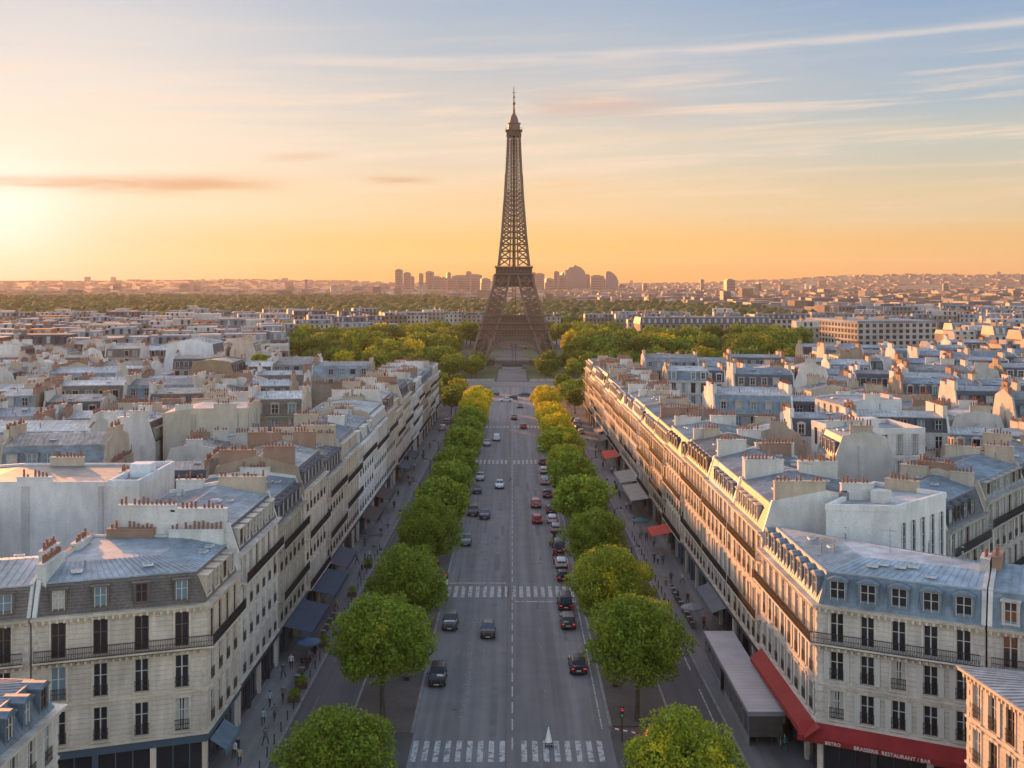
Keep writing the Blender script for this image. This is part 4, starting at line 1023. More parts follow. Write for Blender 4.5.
for s in (-1, 1):          # four arches under the first platform
    for ax in (0, 1):
        m = MB(); off = s * 19.0; prev = None; n = 22
        for k in range(n + 1):
            t = PI * k / n; xi, zi = -cos(t) * 13.9, 1.8 + sin(t) * 9.0; xo, zo = -cos(t) * 15.0, 1.8 + sin(t) * 10.4
            cpt = ((xi, s * (ow(zi) + .1), zi), (xo, s * (ow(zo) + .1), zo)) if ax == 0 else ((s * (ow(zi) + .1), xi, zi), (s * (ow(zo) + .1), xo, zo))
            if prev:
                m.beam(prev[0], cpt[0], .7, T); m.beam(prev[1], cpt[1], .5, T); m.beam(prev[0], cpt[1], .24, T); m.beam(prev[1], cpt[0], .24, T)
                if zo > 6 and pzo > 6:
                    tp0 = (pxo, s * ow(13.8), 13.8) if ax == 0 else (s * ow(13.8), pxo, 13.8); tp1 = (xo, s * ow(13.8), 13.8) if ax == 0 else (s * ow(13.8), xo, 13.8)
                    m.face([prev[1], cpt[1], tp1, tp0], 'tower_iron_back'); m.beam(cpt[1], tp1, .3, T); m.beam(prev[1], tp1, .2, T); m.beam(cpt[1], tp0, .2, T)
            m.beam(cpt[0], cpt[1], .25, T); pxo, pzo = xo, zo
            prev = cpt
        link('arch', m.mesh('arch'), tower)
m = MB(); zs = [50.4]; 
while zs[-1] < 118: zs.append(zs[-1] + max(1.7, ow(zs[-1]) * .5))
zs[-1] = 118.6; prev = None
for z in zs:
    o = ow(z); g = o * .28
    c = [Vector(p_ + (z,)) for p_ in ((-o, -o), (-g, -o), (g, -o), (o, -o), (o, -g), (o, g), (o, o), (g, o), (-g, o), (-o, o), (-o, g), (-o, -g))]
    if prev:
        for k in range(12):
            th = 1.25 if k % 3 == 0 else .75; m.beam(prev[k], c[k], th if z < 100 else th * .75, T)
            k2 = (k + 1) % 12; wv = .42 if z < 90 else .32
            if k % 3 != 1: m.beam(prev[k], c[k2], wv, T); m.beam(prev[k2], c[k], wv, T)
            m.beam(c[k], c[k2], wv * 1.1, T)
    prev = c
link('shaft', m.mesh('shaft'), tower)
m = MB(); m.box(-.9, .9, -.9, .9, 26, 118, 'tower_iron_dark'); 
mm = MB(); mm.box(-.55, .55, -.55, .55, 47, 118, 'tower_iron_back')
for z in np.arange(27, 118, 3.2): mm.beam((-1, -1, z), (1, -1, z + 1.6), .2, T); mm.beam((1, -1, z), (-1, -1, z + 1.6), .2, T)
for x_ in (-.9, .9):
    for y_ in (-.9, .9): mm.beam((x_, y_, 0), (x_, y_, 118), .28, T)
link('lift_shaft', mm.mesh('lift_shaft'), tower)
m = MB(); m.cyl(0, 0, 121.3, 124.8, 3.3, 3.1, 12, T); m.cyl(0, 0, 124.8, 125.3, 3.7, 3.6, 12, T); m.cyl(0, 0, 125.3, 128.2, 2.6, 1.9, 12, T); m.cyl(0, 0, 128.2, 130.2, 1.9, .8, 12, T); m.cyl(0, 0, 130.2, 133, .8, .5, 8, T)
link('summit_cabin', m.mesh('summit_cabin'), tower)
m = MB(); m.cyl(0, 0, 133, 144.2, .38, .16, 6, 'tower_iron_dark'); m.cyl(0, 0, 135, 136.2, .8, .8, 8, T); m.cyl(0, 0, 138.6, 139.3, .6, .6, 8, T); m.beam((-1.1, 0, 141.4), (1.1, 0, 141.4), .2, T)
link('antenna', m.mesh('antenna'), tower)
# terrace with steps before the tower
m = MB(); m.box(-5.2, 5.2, 566.1, 571, 0, 1.0, 'pale_paving'); m.box(-5.0, 5.0, 571.01, 583, 0, 2.4, 'dark_panel')
for k in range(8): m.box(-4.6, 4.6, 563.9 + k * .25, 564.15 + k * .25, .31, .42 + k * .11, 'stone_trim')
thing('stair_terrace', 'dark stepped terrace at the foot of the iron tower on the central axis', 'terrace', data=m.mesh('stair_terrace'), color=(.3, .28, .25))

# ------------------------------------------------------------------ large buildings beyond the park
def long_building(x0, d0, x1, d1, dep, h, label, wallm, roofm, floors, mans=3.0, bay=4.0, side=False):
    l = hypot(x1 - x0, d1 - d0); rz = atan2(d1 - d0, x1 - x0); t = thing('long_building', label, 'building', (x0, d0, 0), rz)
    m = MB(); m.box(0, l, 0, dep, 0, h, wallm); link('wall', m.mesh('wall'), t)
    m = MB(); m.hex8([(-.4, -.4, h), (l + .4, -.4, h), (l + .4, dep + .4, h), (-.4, dep + .4, h), (.6, 1.2, h + mans), (l - .6, 1.2, h + mans), (l - .6, dep - 1.2, h + mans), (.6, dep - 1.2, h + mans)], roofm); link('roof', m.mesh('roof'), t)
    nb = int(l / bay); fh = h / floors
    pl = []
    for f_ in range(floors):
        for k in range(nb): pl.append((k, f_))
    def wbox():
        w_ = MB(); w_.box(-bay * .27, bay * .27, -.15, .1, fh * .25, fh * .85, 'far_glass'); return w_.mesh('window')
    wme = wbox()
    for k, f_ in pl[:96]: link('window', wme, t, ((k + .5) * l / nb, 0, f_ * fh))
    m = MB()
    for k, f_ in pl[96:]: u = (k + .5) * l / nb; m.box(u - bay * .27, u + bay * .27, -.15, .1, f_ * fh + fh * .25, f_ * fh + fh * .85, 'far_glass')
    if side:
        for f_ in range(floors):
            for k in range(int(dep / bay)): u = (k + .5) * bay; m.box(-.15, .1, u - bay * .27, u + bay * .27, f_ * fh + fh * .25, f_ * fh + fh * .85, 'far_glass')
    if m.f: o = link('windows', m.mesh('windows'), t); o['kind'] = 'stuff'
    m = MB()
    for f_ in range(1, floors): m.box(-.5, l + .5, -.5, 0, f_ * fh - .2, f_ * fh + .25, wallm)
    if side:
        for f_ in range(1, floors): m.box(-.5, 0, .01, dep, f_ * fh - .2, f_ * fh + .25, wallm)
    link('ledges', m.mesh('ledges'), t)
    if mans > 1.5:
        m = MB()
        for k in range(nb): u = (k + .5) * l / nb; m.box(u - .7, u + .7, -.1, 1.2, h + .5, h + mans * .8, 'far_wall_pale')
        o = link('dormers', m.mesh('dormers'), t); o['kind'] = 'stuff'
    m = MB()
    for k in range(int(l / 14)): u = 5 + k * 14; m.box(u, u + 3, dep * .4, dep * .55, h + mans - .3, h + mans + 1.6, 'far_wall')
    o = link('chimneys', m.mesh('chimneys'), t); o['kind'] = 'stuff'
    return t
LONG = [((87, 800), (178, 806), 26, 13, 'far_wall', 'far_slate', 3, 4.5, 4.0, False, 'long grey military school style building with slate roof beyond the park'),
        ((205, 700), (256, 710.5), 70, 17.4, 'far_wall_pale', 'far_roof', 5, 1.2, 4.2, True, 'large five storey block with gridded facade, its end wall lit orange by sunset'),
        ((186, 905), (300, 915), 24, 13, 'far_wall_pale', 'far_slate', 3, 3.5, 4.2, False, 'pale long block with slate roof behind the gridded facade block')]
for a, b, dep, h, wm_, rm_, fl, mn, by, sd_f, lab in LONG:
    long_building(a[0], a[1], b[0], b[1], dep, h, lab, wm_, rm_, fl, mn, by, sd_f)

# ------------------------------------------------------------------ the far city
def forest_end(px): return float(np.interp(px, [-100, 430, 480, 640, 740, 800, 850, 1200], [2250, 2250, 1750, 1600, 1450, 1120, 940, 940]))
def far_city():
    R = random.Random(77); m = MB(); cnt = 0
    def house(x, d, w, dep, h, rz, detail):
        ca, sa = cos(rz), sin(rz); wm_ = R.choices(['far_wall', 'far_wall_pale', 'far_wall_tan'], [.5, .3, .2])[0]; rm_ = R.choices(['far_roof', 'far_slate', 'far_wall_pale', 'orange_clay'], [.55, .25, .15, .05])[0]
        def q(u, v, z): return (x + u * ca - v * sa, d + u * sa + v * ca, z)
        m.hex8([q(0, 0, 0), q(w, 0, 0), q(w, dep, 0), q(0, dep, 0), q(0, 0, h), q(w, 0, h), q(w, dep, h), q(0, dep, h)], wm_)
        mn = R.uniform(1.5, 4) if d < 1150 else R.uniform(.5, 2)
        m.hex8([q(.0, -.3, h), q(w, -.3, h), q(w, dep + .3, h), q(0, dep + .3, h), q(.0, 1.5, h + mn), q(w, 1.5, h + mn), q(w, dep - 1.5, h + mn), q(.0, dep - 1.5, h + mn)], rm_ if detail else rm_)
        if detail:
            nb = max(2, int(w / 3)); 
            for k in range(nb):
                u = (k + .5) * w / nb
                m.face([q(u - .6, -.06, h - 2.6), q(u + .6, -.06, h - 2.6), q(u + .6, -.06, h - .8), q(u - .6, -.06, h - .8)], 'far_glass')
                if detail > 1:
                    m.hex8([q(u - .6, -.1, h + .3), q(u + .6, -.1, h + .3), q(u + .6, 1.3, h + .3), q(u - .6, 1.3, h + .3), q(u - .6, -.1, h + mn * .8), q(u + .6, -.1, h + mn * .8), q(u + .6, 1.3, h + mn * .8), q(u - .6, 1.3, h + mn * .8)], 'far_wall_pale' if R.random() < .5 else 'far_glass')
                    m.face([q(u - .6, -.06, h - 5.8), q(u + .6, -.06, h - 5.8), q(u + .6, -.06, h - 4.0), q(u - .6, -.06, h - 4.0)], 'far_glass')
            for k in range(R.choice([0, 1, 1, 2])):
                u = R.uniform(0, w - 1); m.hex8([q(u, dep * .2, h), q(u + .8, dep * .2, h), q(u + .8, dep * .6, h), q(u, dep * .6, h)] + [q(u, dep * .2, h + mn + 1.6), q(u + .8, dep * .2, h + mn + 1.6), q(u + .8, dep * .6, h + mn + 1.6), q(u, dep * .6, h + mn + 1.6)], R.choice(['far_wall_pale', 'orange_clay', 'far_wall', 'far_wall_tan']))
    d = DMIN
    while d < 1560:
        step = R.uniform(17, 23) if d < 700 else R.uniform(22, 27) if d < 1100 else R.uniform(26, 34)
        x = -.50 * d - 20; ph = R.uniform(-.25, .25)
        while x < .50 * d + 20:
            w = R.uniform(9, 20) if d < 700 else R.uniform(13, 26) if d < 1100 else R.uniform(20, 44)
            if R.random() < .12: x += R.uniform(6, 20)
            dd = d + R.uniform(-4, 4) + sin(x * .004 + d * .002) * 18; xc = x + w / 2; rz = sin(x * .006 + d * .003) * .28
            ok = not (400 < dd < 742 and -.2 * dd < xc < .25 * dd) and not (1480 < dd < 1560 and xc > 0 and False)
            ok = ok and not (abs(xc) < 70 and dd < 880) and not any(a[0] - 25 < xc < b[0] + 30 and min(a[1], b[1]) - 75 < dd < max(a[1], b[1]) + dep + 12 for a, b, dep, *_ in LONG) 
            ok = ok and not (dd > 925 and forest_end(512 + xc / dd * F) > 945)
            ok = ok and not (dd < 690 and 280 < xc / dd * F < 440 and dd > 425)
            ok = ok and not (dd < 700 and any(poly_overlap([(x, dd), (x + w, dd), (x + w, dd + 12), (x, dd + 12)], f_) for f_ in NEARF))
            if ok: house(x, dd, w, R.uniform(10, 13), (R.uniform(10.5, 19.0) if dd < 1150 else R.uniform(6, 11)) if dd > 740 else R.uniform(13, 18.5), rz, 2 if dd < 1000 else (1 if dd < 1500 else 0)); cnt += 1
            x += w + R.choice([.1, .1, .1, .2, 6])
        d += step
    # very far: coarser blocks towards the hills
    d = 1580.0
    while d < 6900:
        x = -.50 * d
        while x < .50 * d:
            w = R.uniform(10, 38); z = hill(x, d)
            if d > forest_end(512 + x / d * F) + 30 and R.random() < (.75 if d < 3000 else .6 if d < 4600 else .42):
                h = (R.uniform(4, 12) if d < 4600 else R.uniform(3, 8)) if R.random() < .985 else R.uniform(16, 28); wm_ = R.choices(['far_wall', 'far_wall_pale', 'far_wall_tan', 'far_slate'], [.2, .05, .4, .35])[0]
                m.box(x, x + w, d + R.uniform(-30, 30), d + R.uniform(22, 40), z - 3, z + h, wm_); cnt += 1
            x += w + R.uniform(2, 40)
        d += R.uniform(40, 55) if d < 3000 else R.uniform(75, 105)
    structure('distant_city', m, 'mass of hazy city roofs reaching to the horizon', 'stuff'); print('far', cnt)
def hill(x, d):
    px = 512 + x * F / max(d, 1); top = float(np.interp(px, [-200, 0, 230, 330, 420, 620, 700, 780, 830, 900, 960, 1024, 1250], [50, 32, 42, 36, 22, 18, 26, 44, 60, 74, 70, 72, 60]))
    return top * max(0.0, min(1.0, (d - 4700) / 1900)) ** 1.3 + 1.5 * sin(x * .011) * (d > 5200)
DMIN = GEN[-1][6] - 30; NEARF = [f_ for f_ in FOOT if max(p[1] for p in f_) > DMIN - 30]
far_city()
m = MB(); nx, ny = 110, 16
for j in range(ny + 1):
    for i in range(nx + 1):
        d = 4600 + 2500 * j / ny; x = (-.56 + 1.12 * i / nx) * d; m.v.append((x, d, hill(x, d) - .5 + (0 if j else -1) + 2.2 * sin(i * 1.7 + j) * (j > 6)))
k = m.mid('hill_ground')
for j in range(ny):
    for i in range(nx): a = j * (nx + 1) + i; m.f.append((a, a + 1, a + nx + 2, a + nx + 1)); m.mi.append(k)
structure('hills', m)
# wooded belt between the city and the far suburbs
rg = np.random.default_rng(5)
def forest_end(px): return float(np.interp(px, [-100, 430, 480, 640, 740, 800, 850, 1200], [2250, 2250, 1750, 1600, 1450, 1120, 940, 940]))
NB = 6
dome = [(0, 0, 1.0)] + [(cos(2 * PI * i / NB + j * .5) * r_, sin(2 * PI * i / NB + j * .5) * r_, z_) for j, (r_, z_) in enumerate(((.55, .80), (.95, .25), (.85, -.5))) for i in range(NB)]
df = [(0, 1 + i, 1 + (i + 1) % NB) for i in range(NB)] + [(1 + j * NB + i, 1 + (j + 1) * NB + i, 1 + (j + 1) * NB + (i + 1) % NB) for j in (0, 1) for i in range(NB)] + [(1 + j * NB + i, 1 + (j + 1) * NB + (i + 1) % NB, 1 + j * NB + (i + 1) % NB) for j in (0, 1) for i in range(NB)]
dome = np.array(dome); df = np.array(df); VV, FF = [], []; nvt = 0
d = 950.0
while d < 2260:
    x = -.5 * d
    while x < .5 * d:
        px = 512 + x / d * F; rr_ = 5.0 + rg.random() * 4
        if d < forest_end(px) and not (d < 1000 and abs(x) < 80):
            V = dome * np.array([rr_, rr_, rr_ * (.8 + .3 * rg.random())]) * (1 + rg.normal(scale=.09, size=dome.shape)) + np.array([x + rg.uniform(-4, 4), d + rg.uniform(-5, 5), 6 + rg.uniform(-1.2, 2.4) + (1.5 if d > 1500 else 0)])
            VV.append(V); FF.append(df + nvt); nvt += len(V)
        x += rr_ * 1.75
    d += 13 if d < 1600 else 17
VV = np.concatenate(VV); FF = np.concatenate(FF); me = bpy.data.meshes.new('forest'); me.vertices.add(len(VV)); me.vertices.foreach_set('co', VV.ravel()); me.loops.add(FF.size); me.loops.foreach_set('vertex_index', FF.ravel())
me.polygons.add(len(FF)); me.polygons.foreach_set('loop_start', np.arange(len(FF)) * 3); me.polygons.foreach_set('loop_total', np.full(len(FF), 3)); me.materials.append(mat('forest')); me.update(calc_edges=True); me.polygons.foreach_set('use_smooth', [True] * len(FF))
structure('forest', me, 'belt of woodland stretching across the distance', 'stuff'); print('forest faces', len(FF))
# high-rise towers on the horizon
SKYL = [(398, 269, 6, 'f'), (407, 272, 7, 'f'), (412, 276, 5, 'f'), (429, 271, 7, 'f'), (437, 276, 8, 'f'), (444, 277, 6, 'f'), (461, 275, 18, 'f'), (476, 274, 12, 'f'), (486, 278, 9, 'f'), (452, 278, 9, 'f'),
        (540, 273, 9, 'f'), (550, 278, 8, 'f'), (562, 275, 9, 'f'), (576, 265, 22, 'round'), (566, 272, 8, 'f'), (597, 275, 12, 'f'), (612, 271, 13, 'slant'), (622, 284, 7, 'f'), (183, 283.5, 7, 'f'), (116, 284, 6, 'f'), (197, 285, 7, 'f'), (305, 279, 4, 'dome'),
        (290, 286, 8, 'f'), (731, 279, 9, 'f'), (702, 279, 5, 'dome'), (645, 283, 4, 'f'), (760, 282, 3, 'f'), (946, 283, 5, 'f'), (421, 273, 4, 'f'), (449, 272, 4, 'f'), (468, 271, 4, 'f'), (495, 275, 5, 'f'), (534, 272, 4, 'f'), (556, 271, 4, 'f'), (588, 274, 4, 'f'), (604, 277, 5, 'f'), (384, 284, 10, 'f'), (529, 279, 8, 'f'), (335, 285, 8, 'f'), (357, 286, 10, 'f'), (630, 287, 9, 'f')]
desc = {'f': 'flat topped', 'round': 'broad curved', 'slant': 'sail shaped', 'dome': 'slim domed'}
for i, (px, py, w, kd) in enumerate(SKYL):
    D = (4300 if 380 < px < 640 else 3600) + (i * 137 % 500); s = F / D; X = (px - 512) / s; hgt = H + (HY - py) / s; W = w / s; t = MB()
    where = 'left of' if px < 512 else 'right of'
    lab = '%s hazy high-rise on the horizon, %s in its line %s the iron tower' % (desc[kd], ordn(1 + sum(1 for q in SKYL if (q[0] < 512) == (px < 512) and abs(q[0] - 512) < abs(px - 512))), where)
    root = thing('high_rise_tower', lab, 'tower block', (X, D, 0), .2 * ((i % 3) - 1), 'towers on the horizon')
    if kd in ('round', 'slant'):
        out_ = {'round': [(-.5, .0), (-.5, .80), (-.36, .83), (-.34, .90), (-.12, .93), (-.10, 1.0), (.0, 1.0), (.02, .97), (.2, .92), (.36, .80), (.47, .60), (.5, .4), (.5, 0)],
                'slant': [(-.5, 0), (-.5, .86), (-.44, .95), (-.3, 1.0), (-.1, .97), (.15, .86), (.35, .72), (.5, .5), (.5, 0)]}[kd]
        A = [(x * W, 0, z * hgt) for x, z in out_]; B = [(x * W, 28, z * hgt) for x, z in out_]; t.face(A, 'tower_block'); t.face(B[::-1], 'tower_block')
        for k in range(len(A) - 1): t.face([A[k], A[k + 1], B[k + 1], B[k]], 'tower_block')
    elif kd == 'dome': t.cyl(0, 10, 0, hgt * .82, W / 3, W / 3, 10, 'tower_block'); t.cyl(0, 10, hgt * .82, hgt * .93, W / 2, W / 2.4, 10, 'tower_block'); t.cyl(0, 10, hgt * .93, hgt, W / 2.4, .6, 10, 'tower_block')
    else: t.box(-W / 2, W / 2, 0, 26, 0, hgt - 3, 'tower_block'); t.box(-W / 3, W / 4, 5, 20, hgt - 3, hgt, 'tower_block')
    link('wall', t.mesh('wall'), root)
    g = MB()
    for k in range(1, int(hgt / 9)): g.box(-W * .42, W * .42, -.6, -.05, k * 9, k * 9 + 3.2, 'far_glass') if kd == 'f' else None
    if g.f: o = link('window_bands', g.mesh('window_bands'), root); o['kind'] = 'stuff'
# mid-distance slab towers in the left haze
for i, (px, pt_y, pb, w, lab) in enumerate([(672 - 512 + 30, 308, 316, 20, 'hazy square slab block rising over the left distant roofs'), (60, 312, 322, 30, 'low wide pale block in the left orange haze'), (120, 311, 322, 26, 'second pale block in the left orange haze')]):
    D = H * F / (pb - HY + 6); s = F / D; t = MB(); W = w / s; hh = H - (pt_y - HY) / s; t.box(-W / 2, W / 2, 0, 18, 0, hh, 'far_wall'); t.box(-W / 4, W / 5, 4, 12, hh, hh + 2.4, 'far_wall_pale')
    rt = thing('slab_block', lab, 'building', ((px - 512) / s, D, 0)); link('wall', t.mesh('wall'), rt)
    g = MB()
    for k in range(1, max(2, int(hh / 3.4))): g.box(-W * .45, W * .45, -.2, -.03, k * 3.4, k * 3.4 + 1.4, 'far_glass')
    o = link('window_bands', g.mesh('window_bands'), rt); o['kind'] = 'stuff'

# ------------------------------------------------------------------ vehicles
def car_profile(kind):
    if kind == 'van': return [(-2.4, .95, .95), (-2.38, 1.0, 1.85), (-1.9, 1.0, 1.98), (.6, 1.0, 1.98), (1.25, .95, 1.75), (1.75, 1.05, 1.12), (2.3, .88, .90), (2.42, .7, .72)], 4.9, .95
    if kind == 'suv': return [(-2.25, .9, .95), (-2.2, .98, 1.15), (-1.9, .98, 1.58), (-1.2, .98, 1.68), (.35, .98, 1.64), (1.05, .98, 1.10), (1.7, .98, 1.02), (2.15, .85, .85), (2.28, .66, .68)], 4.55, .93
    if kind == 'sedan': return [(-2.3, .75, .78), (-2.25, .95, .98), (-1.55, .95, 1.02), (-1.0, .95, 1.38), (.2, .95, 1.42), (1.0, .93, 1.0), (1.8, .88, .88), (2.2, .72, .74), (2.3, .58, .60)], 4.6, .89
    return [(-1.95, .85, .88), (-1.92, .95, 1.2), (-1.6, .95, 1.43), (.0, .95, 1.48), (.75, .95, 1.02), (1.4, .90, .93), (1.85, .75, .78), (1.97, .6, .62)], 3.95, .87
def car_src(kind):
    prof, ln, hw = car_profile(kind)
    root = link(kind, None); body = MB(); glass = MB(); n = len(prof)
    def sec(y, belt, top):     # half section from the sill up to the centre line
        roofy = top - belt > .12; k = .76 if roofy else .93; taper = 1 - .14 * max(0, abs(y) / (ln / 2) - .72) / .28
        w = hw * taper; return [(w * .92, .26), (w, .5), (w * .985, belt - .06), (w * .95, belt), (w * k, top - .05 if roofy else top), (w * (k - .12), top), (0, top + .02)]
    S = [sec(*p) for p in prof]
    for i in range(n - 1):
        y0, y1 = prof[i][0], prof[i + 1][0]
        for k in range(6):
            a, b, c, d = S[i][k], S[i][k + 1], S[i + 1][k + 1], S[i + 1][k]
            cab0, cab1 = prof[i][2] - prof[i][1] > .12, prof[i + 1][2] - prof[i + 1][1] > .12
            side_glass = k == 3 and cab0 and cab1; wind = k >= 4 and (cab0 != cab1)
            for s in (-1, 1):
                q = [(s * a[0], y0, a[1]), (s * d[0], y1, d[1]), (s * c[0], y1, c[1]), (s * b[0], y0, b[1])]
                body.face(q, 'car_paint')
                if side_glass or wind or (k == 3 and cab0 != cab1):
                    ctr = sum((Vector(p_) for p_ in q), Vector()) / 4; q2 = [ctr + (Vector(p_) - ctr) * .86 + Vector((s * .015 if side_glass else 0, 0, .015 + (0 if side_glass else .012))) + (Vector((0, .012 if y0 > 0 else -.012, 0)) if wind else Vector()) for p_ in q]
                    if wind: q2 = [ctr + (Vector(p_) - ctr) * .93 + Vector((0, .02 if y0 > 0 else -.02, .02)) for p_ in q]
                    glass.face(q2, 'car_glass')
    for i, s in ((0, -1), (n - 1, 1)):
        sc = S[i]; y = prof[i][0]; body.face([(x, y, z) for x, z in sc] + [(-x, y, z) for x, z in sc[::-1][1:]], 'car_paint')
    body.face([(-hw * .9, -ln / 2 * .98, .26), (hw * .9, -ln / 2 * .98, .26), (hw * .9, ln / 2 * .98, .26), (-hw * .9, ln / 2 * .98, .26)], 'dark_panel')
    body.box(-hw * .8, hw * .8, ln / 2 - .06, ln / 2 + .03, .28, .44, 'dark_panel'); body.box(-hw * .8, hw * .8, -ln / 2 - .03, -ln / 2 + .06, .28, .46, 'dark_panel')
    body.box(-.26, .26, -ln / 2 - .045, -ln / 2 - .035, .5, .61, 'headlamp'); body.box(-.26, .26, ln / 2 + .035, ln / 2 + .045, .3, .41, 'headlamp')
    bme = body.mesh('body', True)
    bo = child(root, 'body', bme); child(root, 'glazing', glass.mesh('glazing'))
    for sx_ in (-1, 1):
        for wy in (-ln * .31, ln * .31):
            w = MB(); w.tube((sx_ * (hw - .2), 0, 0), (sx_ * (hw + .02), 0, 0), .33, .33, 14, 'tyre'); w.tube((sx_ * (hw + .0), 0, 0), (sx_ * (hw + .035), 0, 0), .2, .19, 8, 'rim'); child(root, 'wheel', w.mesh('wheel'), loc=(0, wy, .33))
        mb_ = MB(); mb_.box(sx_ * hw, sx_ * (hw + .16), .55, .72, .95, 1.08, 'car_paint'); child(root, 'mirror', mb_.mesh('mirror'))
        zf = prof[-1][2]; hl = MB(); hl.hex8([(sx_ * hw * .5, ln / 2 - .12, zf - .10), (sx_ * hw * .86, ln / 2 - .25, zf - .10), (sx_ * hw * .86, ln / 2 - .08, zf - .08), (sx_ * hw * .5, ln / 2 + .02, zf - .08), (sx_ * hw * .5, ln / 2 - .16, zf + .06), (sx_ * hw * .86, ln / 2 - .28, zf + .08), (sx_ * hw * .86, ln / 2 - .12, zf + .08), (sx_ * hw * .5, ln / 2 - .02, zf + .06)], 'headlamp'); child(root, 'headlight', hl.mesh('headlight'))
        tl = MB(); tl.box(min(sx_ * hw * .55, sx_ * hw * .86), max(sx_ * hw * .55, sx_ * hw * .86), -ln / 2 - .035, -ln / 2 + .1, .68, .82, 'tail_lamp_lit'); child(root, 'taillight', tl.mesh('taillight'))
    return root
PROTO = {k_: car_src(k_) for k_ in ('hatchback', 'suv', 'sedan', 'van')}
BLK, GRY, SIL, RED, PNK, WHT, BLU, CHR = (.02, .022, .026), (.16, .165, .17), (.38, .39, .40), (.34, .02, .02), (.40, .12, .12), (.62, .62, .62), (.03, .05, .09), (.07, .072, .076)
CARS = [(436.7, 686, 'suv', BLK, 0, 'black car hugging the left kerb, nearest to the crosswalk'), (487.7, 639, 'hatchback', BLK, 0, 'black car driving alone in the left inner lane'), (449.7, 630, 'suv', CHR, 0, 'dark grey car at the left kerb beside the tall green trees'),
        (465.5, 546, 'hatchback', GRY, 0, 'grey car at the left kerb before the second crosswalk gap'), (473.0, 516, 'suv', CHR, 0, 'dark car parked at the left kerb beside the blue car'), (484.7, 519, 'sedan', BLU, 0, 'dark blue car driving beside a parked dark car on the left'),
        (477, 494, 'hatchback', BLK, 0, 'small black car at the left kerb, further along'), (480, 481, 'hatchback', SIL, 0, 'silver car at the left kerb behind the small black one'), (499.5, 489, 'hatchback', WHT, 0, 'small white car in the middle of the left lanes'),
        (487, 446, 'sedan', SIL, 0, 'silver car on the left lanes past the third crosswalk'), (496.5, 441, 'suv', WHT, 0, 'white car beside the silver one past the third crosswalk'),
        (578.4, 674, 'suv', BLK, 1, 'black car with red lights, nearest on the right side'), (568.6, 629, 'suv', CHR, 1, 'dark grey car parked on the right behind the van'), (565.5, 610, 'van', BLK, 1, 'black van parked on the right under the yellow tree'),
        (563.6, 582, 'hatchback', BLK, 1, 'black hatchback parked right, just past the second crosswalk'), (561.5, 569, 'hatchback', WHT, 1, 'white roofed car parked ahead of the black hatchback'), (556, 533, 'hatchback', SIL, 1, 'silver car parked on the right beyond the motorcycles'),
        (551, 514, 'hatchback', CHR, 1, 'dark grey car parked right, level with the red cars'), (537.2, 524, 'hatchback', RED, 1, 'red car driving away in the right lanes'), (536, 508, 'suv', PNK, 1, 'pinkish car directly ahead of the red car'),
        (545, 485, 'suv', SIL, 1, 'silver car parked on the right by the trees'), (542.5, 465, 'hatchback', CHR, 1, 'dark car on the right at the third crosswalk'), (523.7, 429, 'hatchback', RED, 1, 'small red car far along the right lanes'),
        (559.5, 553, 'van', CHR, 1, 'dark van parked on the right just behind the motorcycles'), (552.5, 524, 'hatchback', WHT, 1, 'white car parked between silver and dark grey cars, right kerb'), (547.6, 498, 'suv', BLK, 1, 'black car parked on the right beyond the pinkish car'),
        (543.8, 474, 'hatchback', WHT, 1, 'white car parked right, before the third crosswalk'), (541.0, 452, 'hatchback', SIL, 1, 'silver car parked right, beyond the third crosswalk'), (514, 420, 'hatchback', BLK, 1, 'tiny dark car near the centre line far away'), (520, 408, 'sedan', GRY, 1, 'grey car near the end of the avenue'), (506, 402, 'sedan', WHT, 2, 'white car crossing at the end of the avenue'), (493, 396, 'van', CHR, 2, 'dark van crossing before the left park trees'),
        (524, 396.5, 'sedan', BLU, 2, 'blue car crossing before the right park trees'), (512, 399.5, 'hatchback', BLK, 2, 'black car in the middle of the far crossing'), (545, 397, 'van', WHT, 2, 'white van crossing by the right golden trees')]
first = {}
for (px, py, kd, colr, dr, lab) in CARS:
    X, D, _ = P(px, py, 0); rz = (PI if dr == 0 else 0) if dr < 2 else PI / 2
    lab = lab.replace('nearest to', 'close to').replace('nearest on', 'closest to camera on')
    r = dup_tree(PROTO[kd], (X, D + 1.6, .006), rz + random.Random(int(px)).uniform(-.015, .015), lab, 'cars on the avenue', colr, ('body', 'mirror'))
    r.name = 'car' if kd != 'van' else 'van'; r['category'] = 'car' if kd != 'van' else 'van'
# cars along the side roads
R = random.Random(9)
for i in range(9):
    d = [352, 357, 338, 346, 360, 330, 341, 362, 354][i]; x = [-19.5, -18.5, -19.8, 18.7, 18.6, 19.2, 19.0, -17.6, 19.6][i]
    r = dup_tree(PROTO[R.choice(['hatchback', 'suv', 'sedan'])], (x, d, .006), 0, 'small %s car on the %s side road, %d metres before its end' % (['dark', 'grey', 'silver'][i % 3], 'left' if x < 0 else 'right', 370 - d), 'cars on side roads', [BLK, GRY, SIL][i % 3], ('body', 'mirror'))
    r.name = 'car'; r['category'] = 'car'
for k_, p_ in PROTO.items():
    for c in list(CH[p_.name]): bpy.data.objects.remove(c)
    bpy.data.objects.remove(p_)

